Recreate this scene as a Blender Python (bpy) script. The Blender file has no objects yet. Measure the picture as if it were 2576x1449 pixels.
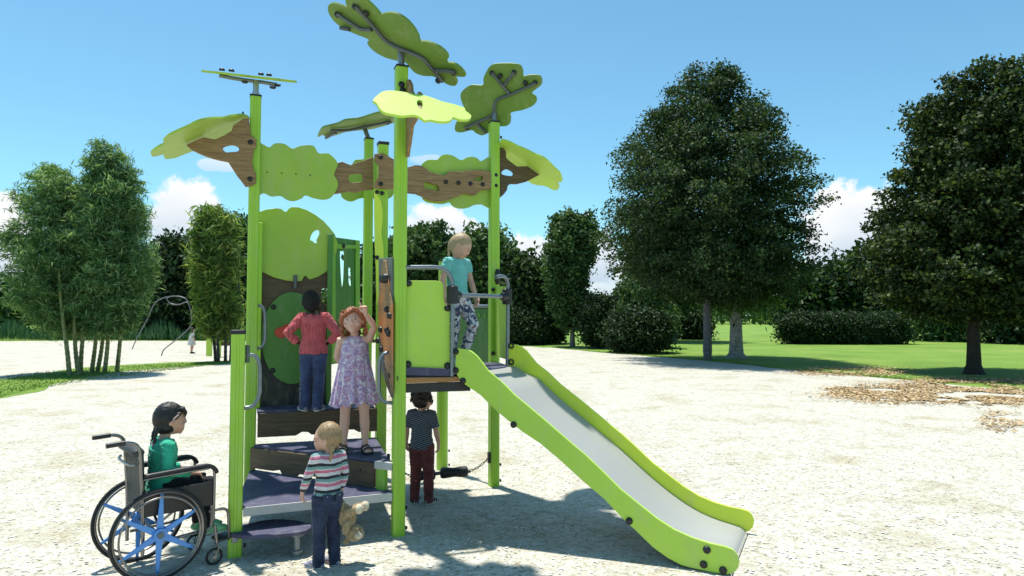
import bpy, bmesh, math, random
import numpy as np
from mathutils import Vector, Matrix, noise
random.seed(7); RNG = np.random.default_rng(11)
R = math.radians
V = Vector
S = bpy.context.scene
COL = S.collection

# ------------------------------------------------------------------ camera
FPX, CXP, CYP, CAMZ, PITCH = 1670.0, 1288.0, 724.5, 2.0, R(2.45)
cam_d = bpy.data.cameras.new('camera'); cam = bpy.data.objects.new('camera', cam_d); COL.objects.link(cam)
cam.location = (0, 0, CAMZ); cam.rotation_euler = (R(90) + PITCH, 0, 0)
cam_d.sensor_width = 36; cam_d.lens = 36 * FPX / 2576; cam_d.clip_end = 5000; cam_d.clip_start = 0.05
S.camera = cam

def ray(px, py):
    xc = (px - CXP) / FPX; yc = (CYP - py) / FPX
    c, s = math.cos(PITCH), math.sin(PITCH)
    return V((xc, c - s * yc, s + c * yc))
def atY(px, py, y):
    d = ray(px, py); return V((0, 0, CAMZ)) + d * (y / d.y)
def atZ(px, py, z=0.0):
    d = ray(px, py); return V((0, 0, CAMZ)) + d * ((z - CAMZ) / d.z)
def onP(px, py, p0, n):
    d = ray(px, py); o = V((0, 0, CAMZ)); return o + d * ((p0 - o).dot(n) / d.dot(n))
# measured regions of the survey photograph (scale and offset)
def c1(x, y): return (201.2 + .35175 * x, 939.2 + .35175 * y)
def c2(x, y): return (536.7 + .35175 * x, 939.2 + .35175 * y)
def c3(x, y): return (570.2 + .34733 * x, 503.1 + .34733 * y)
def c4(x, y): return (905.6 + .34733 * x, 536.7 + .34733 * y)
def c5(x, y): return (369 + .27778 * x, 134.2 + .27778 * y)
def c6(x, y): return (805 + .3703 * x, .3703 * y)
def c7(x, y): return (939.2 + .37511 * x, 905.6 + .37511 * y)
def c8(x, y): return (1073.3 + .44448 * x, 805 + .44448 * y)

# ------------------------------------------------------------------ mesh builder
class MB:
    def __init__(s): s.v = []; s.f = []; s.m = []
    def add(s, vs, fs, mi=0):
        o = len(s.v); s.v += [tuple(v) for v in vs]
        for f in fs: s.f.append(tuple(i + o for i in f)); s.m.append(mi)
    def box(s, c, size, ax=None, mi=0):
        c = V(c); ax = ax or (V((1, 0, 0)), V((0, 1, 0)), V((0, 0, 1)))
        h = [a * (d / 2) for a, d in zip(ax, size)]
        vs = [c + h[0] * i + h[1] * j + h[2] * k for i in (-1, 1) for j in (-1, 1) for k in (-1, 1)]
        s.add(vs, [(0, 1, 3, 2), (4, 6, 7, 5), (0, 4, 5, 1), (2, 3, 7, 6), (0, 2, 6, 4), (1, 5, 7, 3)], mi)
    def tube(s, pts, rad, seg=12, caps='flat', ref=None, mi=0, closed=False):
        pts = [V(p) for p in pts]; n = len(pts)
        if not isinstance(rad, (list, tuple)): rad = [rad] * n
        rad = [(r if isinstance(r, (tuple, list)) else (r, r)) for r in rad]
        T = []
        for i in range(n):
            if closed: t = pts[(i + 1) % n] - pts[i - 1]
            else: t = pts[min(i + 1, n - 1)] - pts[max(i - 1, 0)]
            T.append(t.normalized() if t.length > 1e-9 else V((0, 0, 1)))
        if ref is None:
            ref = V((1, 0, 0)) if abs(T[0].x) < .8 else V((0, 1, 0))
        ref = V(ref); rings = []; x = ref
        for i in range(n):
            x = (x - T[i] * x.dot(T[i]))
            if x.length < 1e-6: x = T[i].orthogonal()
            x.normalize(); y = T[i].cross(x)
            rings.append((pts[i], x.copy(), y, rad[i]))
        if caps == 'round' and not closed:
            def capr(p, x, y, r, t, sg):
                out = []
                for k in (1, 2, 3):
                    a = k * math.pi / 8 * 1.15
                    out.append((p + t * sg * (min(r) * math.sin(a)), x, y, (r[0] * math.cos(a), r[1] * math.cos(a))))
                return out
            a = capr(*rings[0][:2], rings[0][2], rings[0][3], T[0], -1)[::-1]
            b = capr(*rings[-1][:2], rings[-1][2], rings[-1][3], T[-1], 1)
            rings = a + rings + b
        vs = []; m = len(rings)
        for p, x, y, r in rings:
            for k in range(seg):
                a = 2 * math.pi * k / seg
                vs.append(p + x * (r[0] * math.cos(a)) + y * (r[1] * math.sin(a)))
        fs = []
        for i in range(m if closed else m - 1):
            for k in range(seg):
                a, b = i * seg + k, i * seg + (k + 1) % seg; j = (i + 1) % m
                fs.append((a, b, j * seg + (k + 1) % seg, j * seg + k))
        if not closed:
            fs.append(tuple(range(seg))[::-1]); fs.append(tuple((m - 1) * seg + k for k in range(seg)))
        s.add(vs, fs, mi)
    def ell(s, c, r, rot=None, seg=16, rings=10, mi=0, fn=None):
        c = V(c); vs = []; fs = []
        for i in range(rings + 1):
            th = math.pi * i / rings
            for k in range(seg):
                ph = 2 * math.pi * k / seg
                d = V((math.sin(th) * math.cos(ph), math.sin(th) * math.sin(ph), math.cos(th)))
                p = fn(d) if fn else V((d.x * r[0], d.y * r[1], d.z * r[2]))
                if rot is not None: p = rot @ p
                vs.append(c + p)
        for i in range(rings):
            for k in range(seg):
                a, b = i * seg + k, i * seg + (k + 1) % seg
                fs.append((a, a + seg, b + seg, b))
        s.add(vs, fs, mi)
    def torus(s, c, axis, Rm, r, n=48, seg=10, mi=0):
        axis = V(axis).normalized(); x = axis.orthogonal().normalized(); y = axis.cross(x)
        pts = [V(c) + x * (Rm * math.cos(2 * math.pi * i / n)) + y * (Rm * math.sin(2 * math.pi * i / n)) for i in range(n)]
        s.tube(pts, r, seg, closed=True, ref=axis, mi=mi)
    def xf(s, M):
        s.v = [tuple(M @ V(v)) for v in s.v]; return s
    def mesh(s, name):
        me = bpy.data.meshes.new(name); me.from_pydata(s.v, [], s.f); me.polygons.foreach_set('material_index', s.m)
        bm = bmesh.new(); bm.from_mesh(me)
        bmesh.ops.remove_doubles(bm, verts=bm.verts, dist=1e-6)
        bmesh.ops.recalc_face_normals(bm, faces=bm.faces); bm.to_mesh(me); bm.free()
        return me

def wpos(o):
    p = V((0, 0, 0))
    while o: p += V(o.location); o = o.parent
    return p
def mk(name, mb, mats, parent=None, smooth=True, local=False, bevel=0, ang=40):
    """link one mesh object; geometry given in world space is moved into the parent's frame"""
    me = mb.mesh(name) if isinstance(mb, MB) else mb
    me.name = name
    if parent is not None and not local:
        me.transform(Matrix.Translation(-wpos(parent)))
    for m in (mats if isinstance(mats, (list, tuple)) else [mats]): me.materials.append(m)
    if smooth:
        me.polygons.foreach_set('use_smooth', [True] * len(me.polygons))
        me.set_sharp_from_angle(angle=R(ang))
    o = bpy.data.objects.new(name, me); COL.objects.link(o)
    if parent is not None: o.parent = parent
    if bevel:
        b = o.modifiers.new('bevel', 'BEVEL'); b.width = bevel; b.segments = 2; b.limit_method = 'ANGLE'; b.angle_limit = R(50); b.harden_normals = False
    return o
def empty(name, loc, label, cat, group=None, rz=0):
    o = bpy.data.objects.new(name, None); COL.objects.link(o); o.location = loc; o.rotation_euler = (0, 0, rz)
    o.empty_display_size = .2
    return tag(o, label, cat, group)
def tag(o, label, cat, group=None, kind=None):
    if label: o['label'] = label
    if cat: o['category'] = cat
    if group: o['group'] = group
    if kind: o['kind'] = kind
    return o
def kind(o, k): o['kind'] = k; return o

def catmull(pts, n=5, closed=True):
    pts = [V(p) for p in pts]; m = len(pts); out = []
    for i in range(m if closed else m - 1):
        if closed: p0, p1, p2, p3 = pts[i - 1], pts[i], pts[(i + 1) % m], pts[(i + 2) % m]
        else: p0, p1, p2, p3 = pts[max(i - 1, 0)], pts[i], pts[i + 1], pts[min(i + 2, m - 1)]
        for k in range(n):
            t = k / n
            out.append(.5 * ((2 * p1) + (p2 - p0) * t + (2 * p0 - 5 * p1 + 4 * p2 - p3) * t * t + (3 * p1 - p0 - 3 * p2 + p3) * t ** 3))
    if not closed: out.append(pts[-1])
    return out

def panel(loops, nrm, th):
    """flat plate: outer loop and holes (world points in one plane), extruded by th along nrm"""
    bm = bmesh.new(); nrm = V(nrm).normalized(); edges = []
    for lp in loops:
        vs = [bm.verts.new(p) for p in lp]
        for i in range(len(vs)): edges.append(bm.edges.new((vs[i], vs[(i + 1) % len(vs)])))
    bmesh.ops.triangle_fill(bm, use_beauty=True, use_dissolve=False, edges=edges, normal=nrm)
    fs = list(bm.faces)
    ex = bmesh.ops.extrude_face_region(bm, geom=fs)
    for e in ex['geom']:
        if isinstance(e, bmesh.types.BMVert): e.co += nrm * th
    bmesh.ops.recalc_face_normals(bm, faces=bm.faces)
    me = bpy.data.meshes.new('panel'); bm.to_mesh(me); bm.free(); return me

# ------------------------------------------------------------------ materials
def new_mat(name):
    m = bpy.data.materials.new(name); m.use_nodes = True; nt = m.node_tree
    return m, nt, nt.nodes['Principled BSDF']
def N(nt, t, **k):
    n = nt.nodes.new(t)
    for a, b in k.items():
        if a.startswith('i_'):
            key = a[2:].replace('_', ' ')
            n.inputs[int(key) if key.isdigit() else key].default_value = b
        else: setattr(n, a, b)
    return n
def L(nt, a, b): nt.links.new(a, b)
def ramp(nt, fac, stops, interp='LINEAR'):
    r = N(nt, 'ShaderNodeValToRGB'); cr = r.color_ramp; cr.interpolation = interp
    while len(cr.elements) < len(stops): cr.elements.new(.5)
    for e, (p, c) in zip(cr.elements, stops):
        e.position = p; e.color = (*c, 1) if len(c) == 3 else c
    L(nt, fac, r.inputs[0]); return r.outputs[0]
def mixc(nt, fac, a, b, mode='MIX'):
    n = N(nt, 'ShaderNodeMix', data_type='RGBA', blend_type=mode)
    for s, v in ((n.inputs[0], fac), (n.inputs[6], a), (n.inputs[7], b)):
        if isinstance(v, (int, float)): s.default_value = v
        elif isinstance(v, (tuple, list)): s.default_value = (*v, 1) if len(v) == 3 else v
        else: L(nt, v, s)
    return n.outputs[2]
def math_(nt, op, a, b=None, clamp=False):
    n = N(nt, 'ShaderNodeMath', operation=op, use_clamp=clamp)
    for s, v in ((n.inputs[0], a), (n.inputs[1], b)):
        if v is None: continue
        if isinstance(v, (int, float)): s.default_value = v
        else: L(nt, v, s)
    return n.outputs[0]
def coords(nt, scale=(1, 1, 1), rot=(0, 0, 0), kind='Object'):
    t = N(nt, 'ShaderNodeTexCoord'); mp = N(nt, 'ShaderNodeMapping'); mp.inputs['Scale'].default_value = scale; mp.inputs['Rotation'].default_value = rot
    L(nt, t.outputs[kind], mp.inputs[0]); return mp.outputs[0]
def noise_t(nt, vec, scale, detail=4, rough=.55, dist=0):
    n = N(nt, 'ShaderNodeTexNoise'); n.inputs['Scale'].default_value = scale; n.inputs['Detail'].default_value = detail
    n.inputs['Roughness'].default_value = rough; n.inputs['Distortion'].default_value = dist
    L(nt, vec, n.inputs['Vector']); return n.outputs['Fac']
def bump(nt, bsdf, h, strength=.3, dist=.01):
    b = N(nt, 'ShaderNodeBump'); b.inputs['Strength'].default_value = strength; b.inputs['Distance'].default_value = dist
    L(nt, h, b.inputs['Height']); L(nt, b.outputs[0], bsdf.inputs['Normal'])
def simple(name, col, rough=.5, metal=0, var=.12, vscale=6, bmp=.05, bscale=60, spec=.5, sheen=0, coat=0, dust=0):
    """colour with soft large-scale variation, fine grain bump"""
    m, nt, b = new_mat(name); co = coords(nt)
    f = noise_t(nt, co, vscale, 4)
    lo = tuple(max(0, c * (1 - var)) for c in col); hi = tuple(min(1, c * (1 + var)) for c in col)
    cc = ramp(nt, f, [(.3, lo), (.7, hi)])
    if dust:
        dm = noise_t(nt, coords(nt, (1, 1, .35)), 7, 8, .72, .4); sc = noise_t(nt, coords(nt, (40, 40, 3)), 1.5, 5, .7)
        cc = mixc(nt, math_(nt, 'MULTIPLY', ramp(nt, dm, [(.5, (0, 0, 0)), (.75, (1, 1, 1))]), dust), cc, (.46, .44, .36))
        cc = mixc(nt, math_(nt, 'MULTIPLY', ramp(nt, sc, [(.62, (0, 0, 0)), (.72, (1, 1, 1))]), dust * .5), cc, tuple(c * .6 for c in col))
    L(nt, cc, b.inputs['Base Color'])
    b.inputs['Roughness'].default_value = rough; b.inputs['Metallic'].default_value = metal; b.inputs['Specular IOR Level'].default_value = spec
    r2 = noise_t(nt, co, vscale * 3, 3); mr = N(nt, 'ShaderNodeMapRange'); mr.inputs[3].default_value = max(.05, rough - .08); mr.inputs[4].default_value = min(1, rough + .1)
    L(nt, r2, mr.inputs[0]); L(nt, mr.outputs[0], b.inputs['Roughness'])
    if sheen: b.inputs['Sheen Weight'].default_value = sheen
    if coat: b.inputs['Coat Weight'].default_value = coat
    if bmp: bump(nt, b, noise_t(nt, co, bscale, 3), bmp, .004)
    return m
def wood_mat(name, c0, c1, c2_, rough=.6):
    m, nt, b = new_mat(name)
    co = coords(nt, (1.3, 1.3, 26), (0, 0, 0)); co2 = coords(nt, (2.5, 2.5, 110))
    f = noise_t(nt, co, 2.2, 6, .62, 1.2); g = noise_t(nt, co2, 2.5, 3, .6, .4)
    c = ramp(nt, f, [(.28, c0), (.5, c1), (.72, c2_)])
    c = mixc(nt, .45, c, ramp(nt, g, [(.35, (.35, .35, .35)), (.6, (1, 1, 1))]), 'MULTIPLY')
    L(nt, c, b.inputs['Base Color']); b.inputs['Roughness'].default_value = rough
    bump(nt, b, g, .25, .003); return m

M = {}
M['lime'] = simple('lime_plastic', (.46, .68, .075), .58, var=.05, vscale=2.5, bmp=.03, bscale=180, dust=0.28)
M['lime_post'] = simple('lime_powder_coat', (.33, .58, .04), .38, var=.05, vscale=2, bmp=.04, bscale=220, dust=0.28)
M['green'] = simple('mid_green_plastic', (.22, .47, .04), .45, var=.07, vscale=3, bmp=.03, bscale=180, dust=0.28)
M['lime_lit'] = simple('lit_lime_plastic', (.68, .82, .06), .4, var=.04, vscale=2, bmp=.03, bscale=180, dust=0.28)  # lime brightened toward yellow to mimic light on the slide's inner face
M['leafgreen'] = simple('leaf_green_plastic', (.34, .51, .055), .45, var=.06, vscale=3, bmp=.03, bscale=180, dust=0.28)
M['canopy'] = simple('shaded_leaf_green_plastic', (.13, .235, .028), .5, var=.08, vscale=3, bmp=.03, bscale=180, dust=0.28)  # leaf green darkened, so underside shade is put into the canopy colour
M['deepgreen'] = simple('deep_green_plastic', (.07, .22, .032), .45, var=.08, vscale=3, bmp=.03, bscale=180, dust=0.28)
M['wood'] = wood_mat('brown_oak_board', (.16, .088, .034), (.31, .185, .078), (.45, .29, .135))
M['wood_dark'] = wood_mat('dark_oak_board', (.05, .032, .016), (.10, .066, .032), (.16, .11, .055))
def climb_mat():
    m = wood_mat('painted_trunk_board', (.20, .12, .06), (.34, .20, .095), (.44, .28, .14)); nt = m.node_tree; b = nt.nodes['Principled BSDF']
    src = b.inputs['Base Color'].links[0].from_socket; co = coords(nt); s = N(nt, 'ShaderNodeSeparateXYZ'); L(nt, co, s.inputs[0])
    z = math_(nt, 'ADD', s.outputs[2], math_(nt, 'MULTIPLY', math_(nt, 'SUBTRACT', noise_t(nt, co, 5, 3), .5), 1.1))
    L(nt, mixc(nt, ramp(nt, math_(nt, 'DIVIDE', z, 3), [(.50, (0, 0, 0)), (.56, (.9, .9, .9)), (.68, (.9, .9, .9)), (.74, (0, 0, 0))]), src, (.55, .20, .06)), b.inputs['Base Color']); return m
M['climb'] = climb_mat()
M['orange'] = wood_mat('orange_board', (.30, .13, .035), (.42, .20, .06), (.52, .28, .10))
M['deck'] = simple('slate_deck', (.062, .060, .118), .6, var=.15, vscale=5, bmp=.2, bscale=240, dust=0.25)
M['black'] = simple('black_rubber', (.012, .012, .013), .45, var=.25, vscale=8, bmp=.08, bscale=120)
M['black_panel'] = simple('black_board', (.012, .013, .014), .5, var=.3, vscale=4, bmp=.05, dust=0.28)
M['steel'] = simple('brushed_steel', (.42, .44, .45), .34, .85, var=.08, vscale=6, bmp=.05, bscale=200)
M['darksteel'] = simple('dark_grey_tube', (.10, .115, .12), .38, .5, var=.15, vscale=8, bmp=.05, bscale=160)
M['greytube'] = simple('grey_tube', (.20, .23, .25), .36, .6, var=.12, vscale=8, bmp=.04, bscale=160)
M['chute'] = simple('stainless_chute', (.39, .385, .355), .40, .0, var=.04, vscale=1.2, bmp=.02, bscale=90)
M['red'] = simple('red_plastic', (.55, .06, .03), .45, var=.1)
M['slategrey'] = simple('slate_grey_plastic', (.13, .15, .15), .5, var=.1)

# ------------------------------------------------------------------ light and sky
TRAVEL = V((.17, -.20, -1)).normalized()
sun_d = bpy.data.lights.new('sun', 'SUN'); sun = bpy.data.objects.new('sun', sun_d); COL.objects.link(sun)
sun_d.energy = 4.1; sun_d.angle = R(1.2); sun_d.color = (1, .965, .90)
sun.rotation_euler = TRAVEL.to_track_quat('-Z', 'Y').to_euler()
to_sun = -TRAVEL
S.view_settings.view_transform = 'Standard'; S.view_settings.look = 'None'; S.view_settings.gamma = 1
S.view_settings.exposure = .60; S.view_settings.use_curve_mapping = False

W = bpy.data.worlds.new('World'); S.world = W; W.use_nodes = True
def world():
    nt = W.node_tree; bg = nt.nodes['Background']
    sky = N(nt, 'ShaderNodeTexSky', sky_type='NISHITA'); sky.sun_disc = False
    sky.sun_elevation = math.asin(to_sun.z); sky.sun_rotation = math.atan2(to_sun.x, to_sun.y)
    sky.air_density = 1.0; sky.dust_density = .4; sky.ozone_density = 3.0
    tc = N(nt, 'ShaderNodeTexCoord'); D = tc.outputs['Generated']
    def dot(v):
        n = N(nt, 'ShaderNodeVectorMath', operation='DOT_PRODUCT'); L(nt, D, n.inputs[0]); n.inputs[1].default_value = v; return n.outputs['Value']
    nz = noise_t(nt, D, 16, 8, .62); nz2 = noise_t(nt, D, 42, 6, .6); big = noise_t(nt, D, 6, 3, .5)
    # cumulus: centre pixel, half width, half height
    clouds = [(470, 555, 88, 112, 1), (20, 610, 75, 125, 1), (1110, 590, 130, 72, 1), (1330, 640, 70, 62, 1), (2150, 590, 150, 140, 1), 
              (1500, 640, 60, 90, 1), (550, 416, 56, 17, .6), (1085, 402, 46, 15, .4), 
              (-500, 640, 300, 90, 1), (3100, 620, 300, 120, 1), (1750, 700, 500, 60, .9), (-1400, 660, 400, 80, 1), (4300, 660, 500, 90, 1)]
    mask = None; low = None
    for (px, py, a, b, op) in clouds:
        d = ray(px, py).normalized(); r = d.cross(V((0, 0, 1))).normalized(); u = r.cross(d)
        k = 1 / ray(px, py).length
        x = math_(nt, 'DIVIDE', dot(r), a / FPX * k); y = math_(nt, 'DIVIDE', dot(u), b / FPX * k)
        rr = math_(nt, 'ADD', math_(nt, 'MULTIPLY', x, x), math_(nt, 'MULTIPLY', y, y))
        m = math_(nt, 'SUBTRACT', 1.22, math_(nt, 'SQRT', rr))
        m = math_(nt, 'ADD', m, math_(nt, 'MULTIPLY', math_(nt, 'LESS_THAN', dot(d), .1), -20))
        m = math_(nt, 'ADD', m, math_(nt, 'MULTIPLY', math_(nt, 'SUBTRACT', nz, .5), 1.7))
        m = math_(nt, 'ADD', m, math_(nt, 'MULTIPLY', math_(nt, 'SUBTRACT', nz2, .5), .7))
        s = N(nt, 'ShaderNodeMapRange', interpolation_type='SMOOTHSTEP'); s.inputs[1].default_value = .18; s.inputs[2].default_value = .46; s.inputs[4].default_value = op
        L(nt, m, s.inputs[0]); mo = s.outputs[0]
        # greyer toward the base of each heap
        lw = math_(nt, 'MULTIPLY', mo, math_(nt, 'SUBTRACT', .45, math_(nt, 'ADD', math_(nt, 'MULTIPLY', y, .8), math_(nt, 'MULTIPLY', math_(nt, 'SUBTRACT', big, .5), 2.5)), True))
        mask = mo if mask is None else math_(nt, 'MAXIMUM', mask, mo)
        low = lw if low is None else math_(nt, 'MAXIMUM', low, lw)
    cl = mixc(nt, low, (7.9, 8.0, 8.1), (4.7, 5.7, 6.7))
    hs = N(nt, 'ShaderNodeHueSaturation'); hs.inputs['Saturation'].default_value = 1.0; hs.inputs['Value'].default_value = 1.3
    L(nt, sky.outputs[0], hs.inputs['Color'])
    tint = mixc(nt, 1, hs.outputs[0], (.74, 1.08, 1.03), 'MULTIPLY')
    c = mixc(nt, mask, tint, cl)
    L(nt, c, bg.inputs['Color']); bg.inputs['Strength'].default_value = .085
    W.cycles.sampling_method = 'MANUAL'; W.cycles.sample_map_resolution = 256
world()
# ------------------------------------------------------------------ ground
def ground_mats():
    # pale gravel / chip surface
    m, nt, b = new_mat('pale_gravel'); co = coords(nt)
    warp = N(nt, 'ShaderNodeTexNoise'); warp.inputs['Scale'].default_value = 14; warp.inputs['Detail'].default_value = 3; L(nt, co, warp.inputs['Vector'])
    wv = N(nt, 'ShaderNodeMix', data_type='RGBA', blend_type='LINEAR_LIGHT'); wv.inputs[0].default_value = .035
    L(nt, co, wv.inputs[6]); L(nt, warp.outputs['Color'], wv.inputs[7]); wc = wv.outputs[2]
    def vor(scale, feat='F1'):
        v = N(nt, 'ShaderNodeTexVoronoi', feature=feat); v.inputs['Scale'].default_value = scale; L(nt, wc, v.inputs['Vector']); return v
    v1 = vor(26); v2 = vor(62); e1 = vor(26, 'DISTANCE_TO_EDGE')
    sep = N(nt, 'ShaderNodeSeparateColor'); L(nt, v1.outputs['Color'], sep.inputs[0])
    sep2 = N(nt, 'ShaderNodeSeparateColor'); L(nt, v2.outputs['Color'], sep2.inputs[0])
    chips = ramp(nt, sep.outputs[0], [(0, (.36, .33, .27)), (.12, (.50, .47, .39)), (.25, (.60, .58, .51)), (.5, (.65, .65, .60)), (.75, (.70, .70, .66)), (1, (.78, .78, .75))])
    chips2 = ramp(nt, sep2.outputs[1], [(0, (.36, .31, .21)), (.35, (.54, .49, .38)), (.7, (.63, .60, .52)), (1, (.72, .70, .64))])
    c = mixc(nt, .45, chips, chips2)
    edge = N(nt, 'ShaderNodeMapRange'); edge.inputs[1].default_value = 0; edge.inputs[2].default_value = .12; edge.inputs[3].default_value = .86; edge.inputs[4].default_value = 1
    L(nt, e1.outputs['Distance'], edge.inputs[0])
    c = mixc(nt, 1, c, edge.outputs[0], 'MULTIPLY')
    big = noise_t(nt, co, .9, 5, .6); c = mixc(nt, 1, c, ramp(nt, big, [(.3, (.80, .75, .62)), (.5, (1, 1, 1)), (.75, (1, .99, .94))]), 'MULTIPLY')
    mid = noise_t(nt, co, 5, 4, .6); c = mixc(nt, .8, c, ramp(nt, mid, [(.3, (.80, .76, .66)), (.5, (1, 1, 1))]), 'MULTIPLY')
    c = mixc(nt, 1, c, (.855, .85, .82), 'MULTIPLY')
    L(nt, c, b.inputs['Base Color']); b.inputs['Roughness'].default_value = .9; b.inputs['Specular IOR Level'].default_value = .2
    h = math_(nt, 'ADD', math_(nt, 'MULTIPLY', sep.outputs[2], .6), math_(nt, 'ADD', edge.outputs[0], math_(nt, 'MULTIPLY', noise_t(nt, co, 60, 3), .5)))
    bump(nt, b, h, .30, .009)
    M['gravel'] = m
    # grass
    m, nt, b = new_mat('lawn_grass'); co = coords(nt)
    f = noise_t(nt, co, .25, 6, .65); g = noise_t(nt, co, 9, 5, .7); k = noise_t(nt, coords(nt, (70, 14, 1)), 1, 4, .7)
    c = ramp(nt, f, [(.3, (.12, .22, .03)), (.5, (.175, .295, .045)), (.7, (.26, .335, .075))])
    c = mixc(nt, .5, c, ramp(nt, g, [(.3, (.55, .6, .5)), (.7, (1.25, 1.2, 1.15))]), 'MULTIPLY')
    c = mixc(nt, .4, c, ramp(nt, k, [(.3, (.5, .55, .5)), (.7, (1.3, 1.25, 1.2))]), 'MULTIPLY')
    L(nt, c, b.inputs['Base Color']); b.inputs['Roughness'].default_value = .85; b.inputs['Specular IOR Level'].default_value = .2
    bump(nt, b, math_(nt, 'ADD', g, k), .6, .04); M['grass'] = m
ground_mats()

def sheet(name, pts, z, m, rough=.0, sub=1, seed=0):
    """irregular flat ground sheet from a closed outline (world x, y)"""
    out = []
    n = len(pts)
    for i in range(n):
        a, b = V((*pts[i], 0)), V((*pts[(i + 1) % n], 0)); k = max(1, int((b - a).length / sub)) if rough else 1
        k = min(k, 260)
        for j in range(k):
            p = a.lerp(b, j / k)
            if rough:
                q = p * .9 + V((seed, 0, 0)); e = noise.noise(q) * 1.3 + noise.noise(q * 4) * .6 + noise.noise(q * 15) * .35
                p = p + V((.3, 1, 0)) * (e * rough)
            out.append((p.x, p.y, z))
    bm = bmesh.new(); vs = [bm.verts.new(p) for p in out]
    ed = [bm.edges.new((vs[i], vs[(i + 1) % len(vs)])) for i in range(len(vs))]
    bmesh.ops.triangle_fill(bm, use_beauty=True, edges=ed, normal=(0, 0, 1))
    for f in bm.faces:
        if f.normal.z < 0: f.normal_flip()
    me = bpy.data.meshes.new(name); bm.to_mesh(me); bm.free()
    return mk(name, me, m, smooth=False)

mb = MB(); mb.add([(-2500, -60, 0), (2500, -60, 0), (2500, 3500, 0), (-2500, 3500, 0)], [(0, 1, 2, 3)])
kind(mk('grass_ground', mb, M['grass'], smooth=False), 'structure')
def gp(px, py): p = atZ(px, py, 0); return (p.x, p.y)
right = [gp(x, y) for x, y in [(2900, 1010), (2576, 985), (2300, 958), (2150, 945), (2000, 932), (1860, 916), (1770, 907), (1640, 897), (1500, 886), (1400, 876), (1290, 870), (1100, 866), (900, 862), (560, 858), (300, 857), (60, 858), (-300, 862), (-900, 880)]]
kind(sheet('gravel_ground', [(-40, -30), (40, -30), (40, 8), *right, (-40, 14)], .004, M['gravel'], .35, .35), 'structure')
wedge = [gp(x, y) for x, y in [(-300, 1040), (0, 1003), (95, 987), (135, 966), (290, 936), (420, 926), (585, 914), (620, 908), (450, 911), (330, 917), (200, 925), (110, 940), (0, 956), (-300, 975)]]
kind(sheet('grass_strip', wedge, .009, M['grass'], .16, .2, 5), 'structure')

# loose chips lying on the gravel near the camera (nobody could count them)
def quads_mesh(name, P, A, B, mats, parent=None, mi=None, fold=None):
    """numpy kite quads: centre P, half axes A and B"""
    n = len(P); vs = np.empty((n, 4, 3), np.float32)
    vs[:, 0] = P - A; vs[:, 1] = P + B; vs[:, 2] = P + A; vs[:, 3] = P - B
    if fold is not None: vs[:, 0] += fold; vs[:, 2] += fold
    me = bpy.data.meshes.new(name); me.vertices.add(n * 4); me.loops.add(n * 4); me.polygons.add(n)
    me.vertices.foreach_set('co', vs.ravel()); me.loops.foreach_set('vertex_index', np.arange(n * 4, dtype=np.int32))
    me.polygons.foreach_set('loop_start', np.arange(n, dtype=np.int32) * 4)
    if mi is not None: me.polygons.foreach_set('material_index', np.asarray(mi, np.int32))
    me.update(); me.validate()
    if parent is not None: me.transform(Matrix.Translation(-wpos(parent)))
    for m in (mats if isinstance(mats, (list, tuple)) else [mats]): me.materials.append(m)
    o = bpy.data.objects.new(name, me); COL.objects.link(o)
    if parent is not None: o.parent = parent
    return o
def unit(a): return a / np.maximum(np.linalg.norm(a, axis=1, keepdims=True), 1e-9)

def chip_mat():
    m, nt, b = new_mat('wood_chips'); g = N(nt, 'ShaderNodeNewGeometry')
    c = ramp(nt, g.outputs['Random Per Island'], [(0, (.34, .29, .21)), (.15, (.48, .44, .35)), (.45, (.56, .54, .48)), (.7, (.62, .61, .57)), (1, (.72, .71, .69))])
    L(nt, c, b.inputs['Base Color']); b.inputs['Roughness'].default_value = .85; M['chips'] = m
    m, nt, b = new_mat('fallen_leaves'); g = N(nt, 'ShaderNodeNewGeometry')
    c = ramp(nt, g.outputs['Random Per Island'], [(0, (.24, .15, .06)), (.35, (.42, .28, .12)), (.7, (.54, .38, .19)), (1, (.64, .52, .34))])
    L(nt, c, b.inputs['Base Color']); b.inputs['Roughness'].default_value = .8; M['litter'] = m
chip_mat()
def chips():
    n = 16000
    y = 3.9 + 9.5 * RNG.random(n) ** 1.7; x = (RNG.random(n) * 2 - 1) * (y * .82 + .3)
    P = np.stack([x, y, .0075 + .004 * RNG.random(n)], 1)
    a = RNG.random(n) * 6.283; ln = .009 + .017 * RNG.random(n) ** 1.5; wd = ln * (.35 + .4 * RNG.random(n)); t = RNG.normal(0, .10, n)
    A = np.stack([np.cos(a) * ln, np.sin(a) * ln, t * ln], 1); B = np.stack([-np.sin(a) * wd, np.cos(a) * wd, RNG.normal(0, .1, n) * wd], 1)
    o = quads_mesh('gravel_chips', P, A, B, M['chips']); tag(o, 'loose pale chips scattered over the gravel ground', 'gravel', None, 'stuff')
chips()
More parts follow.
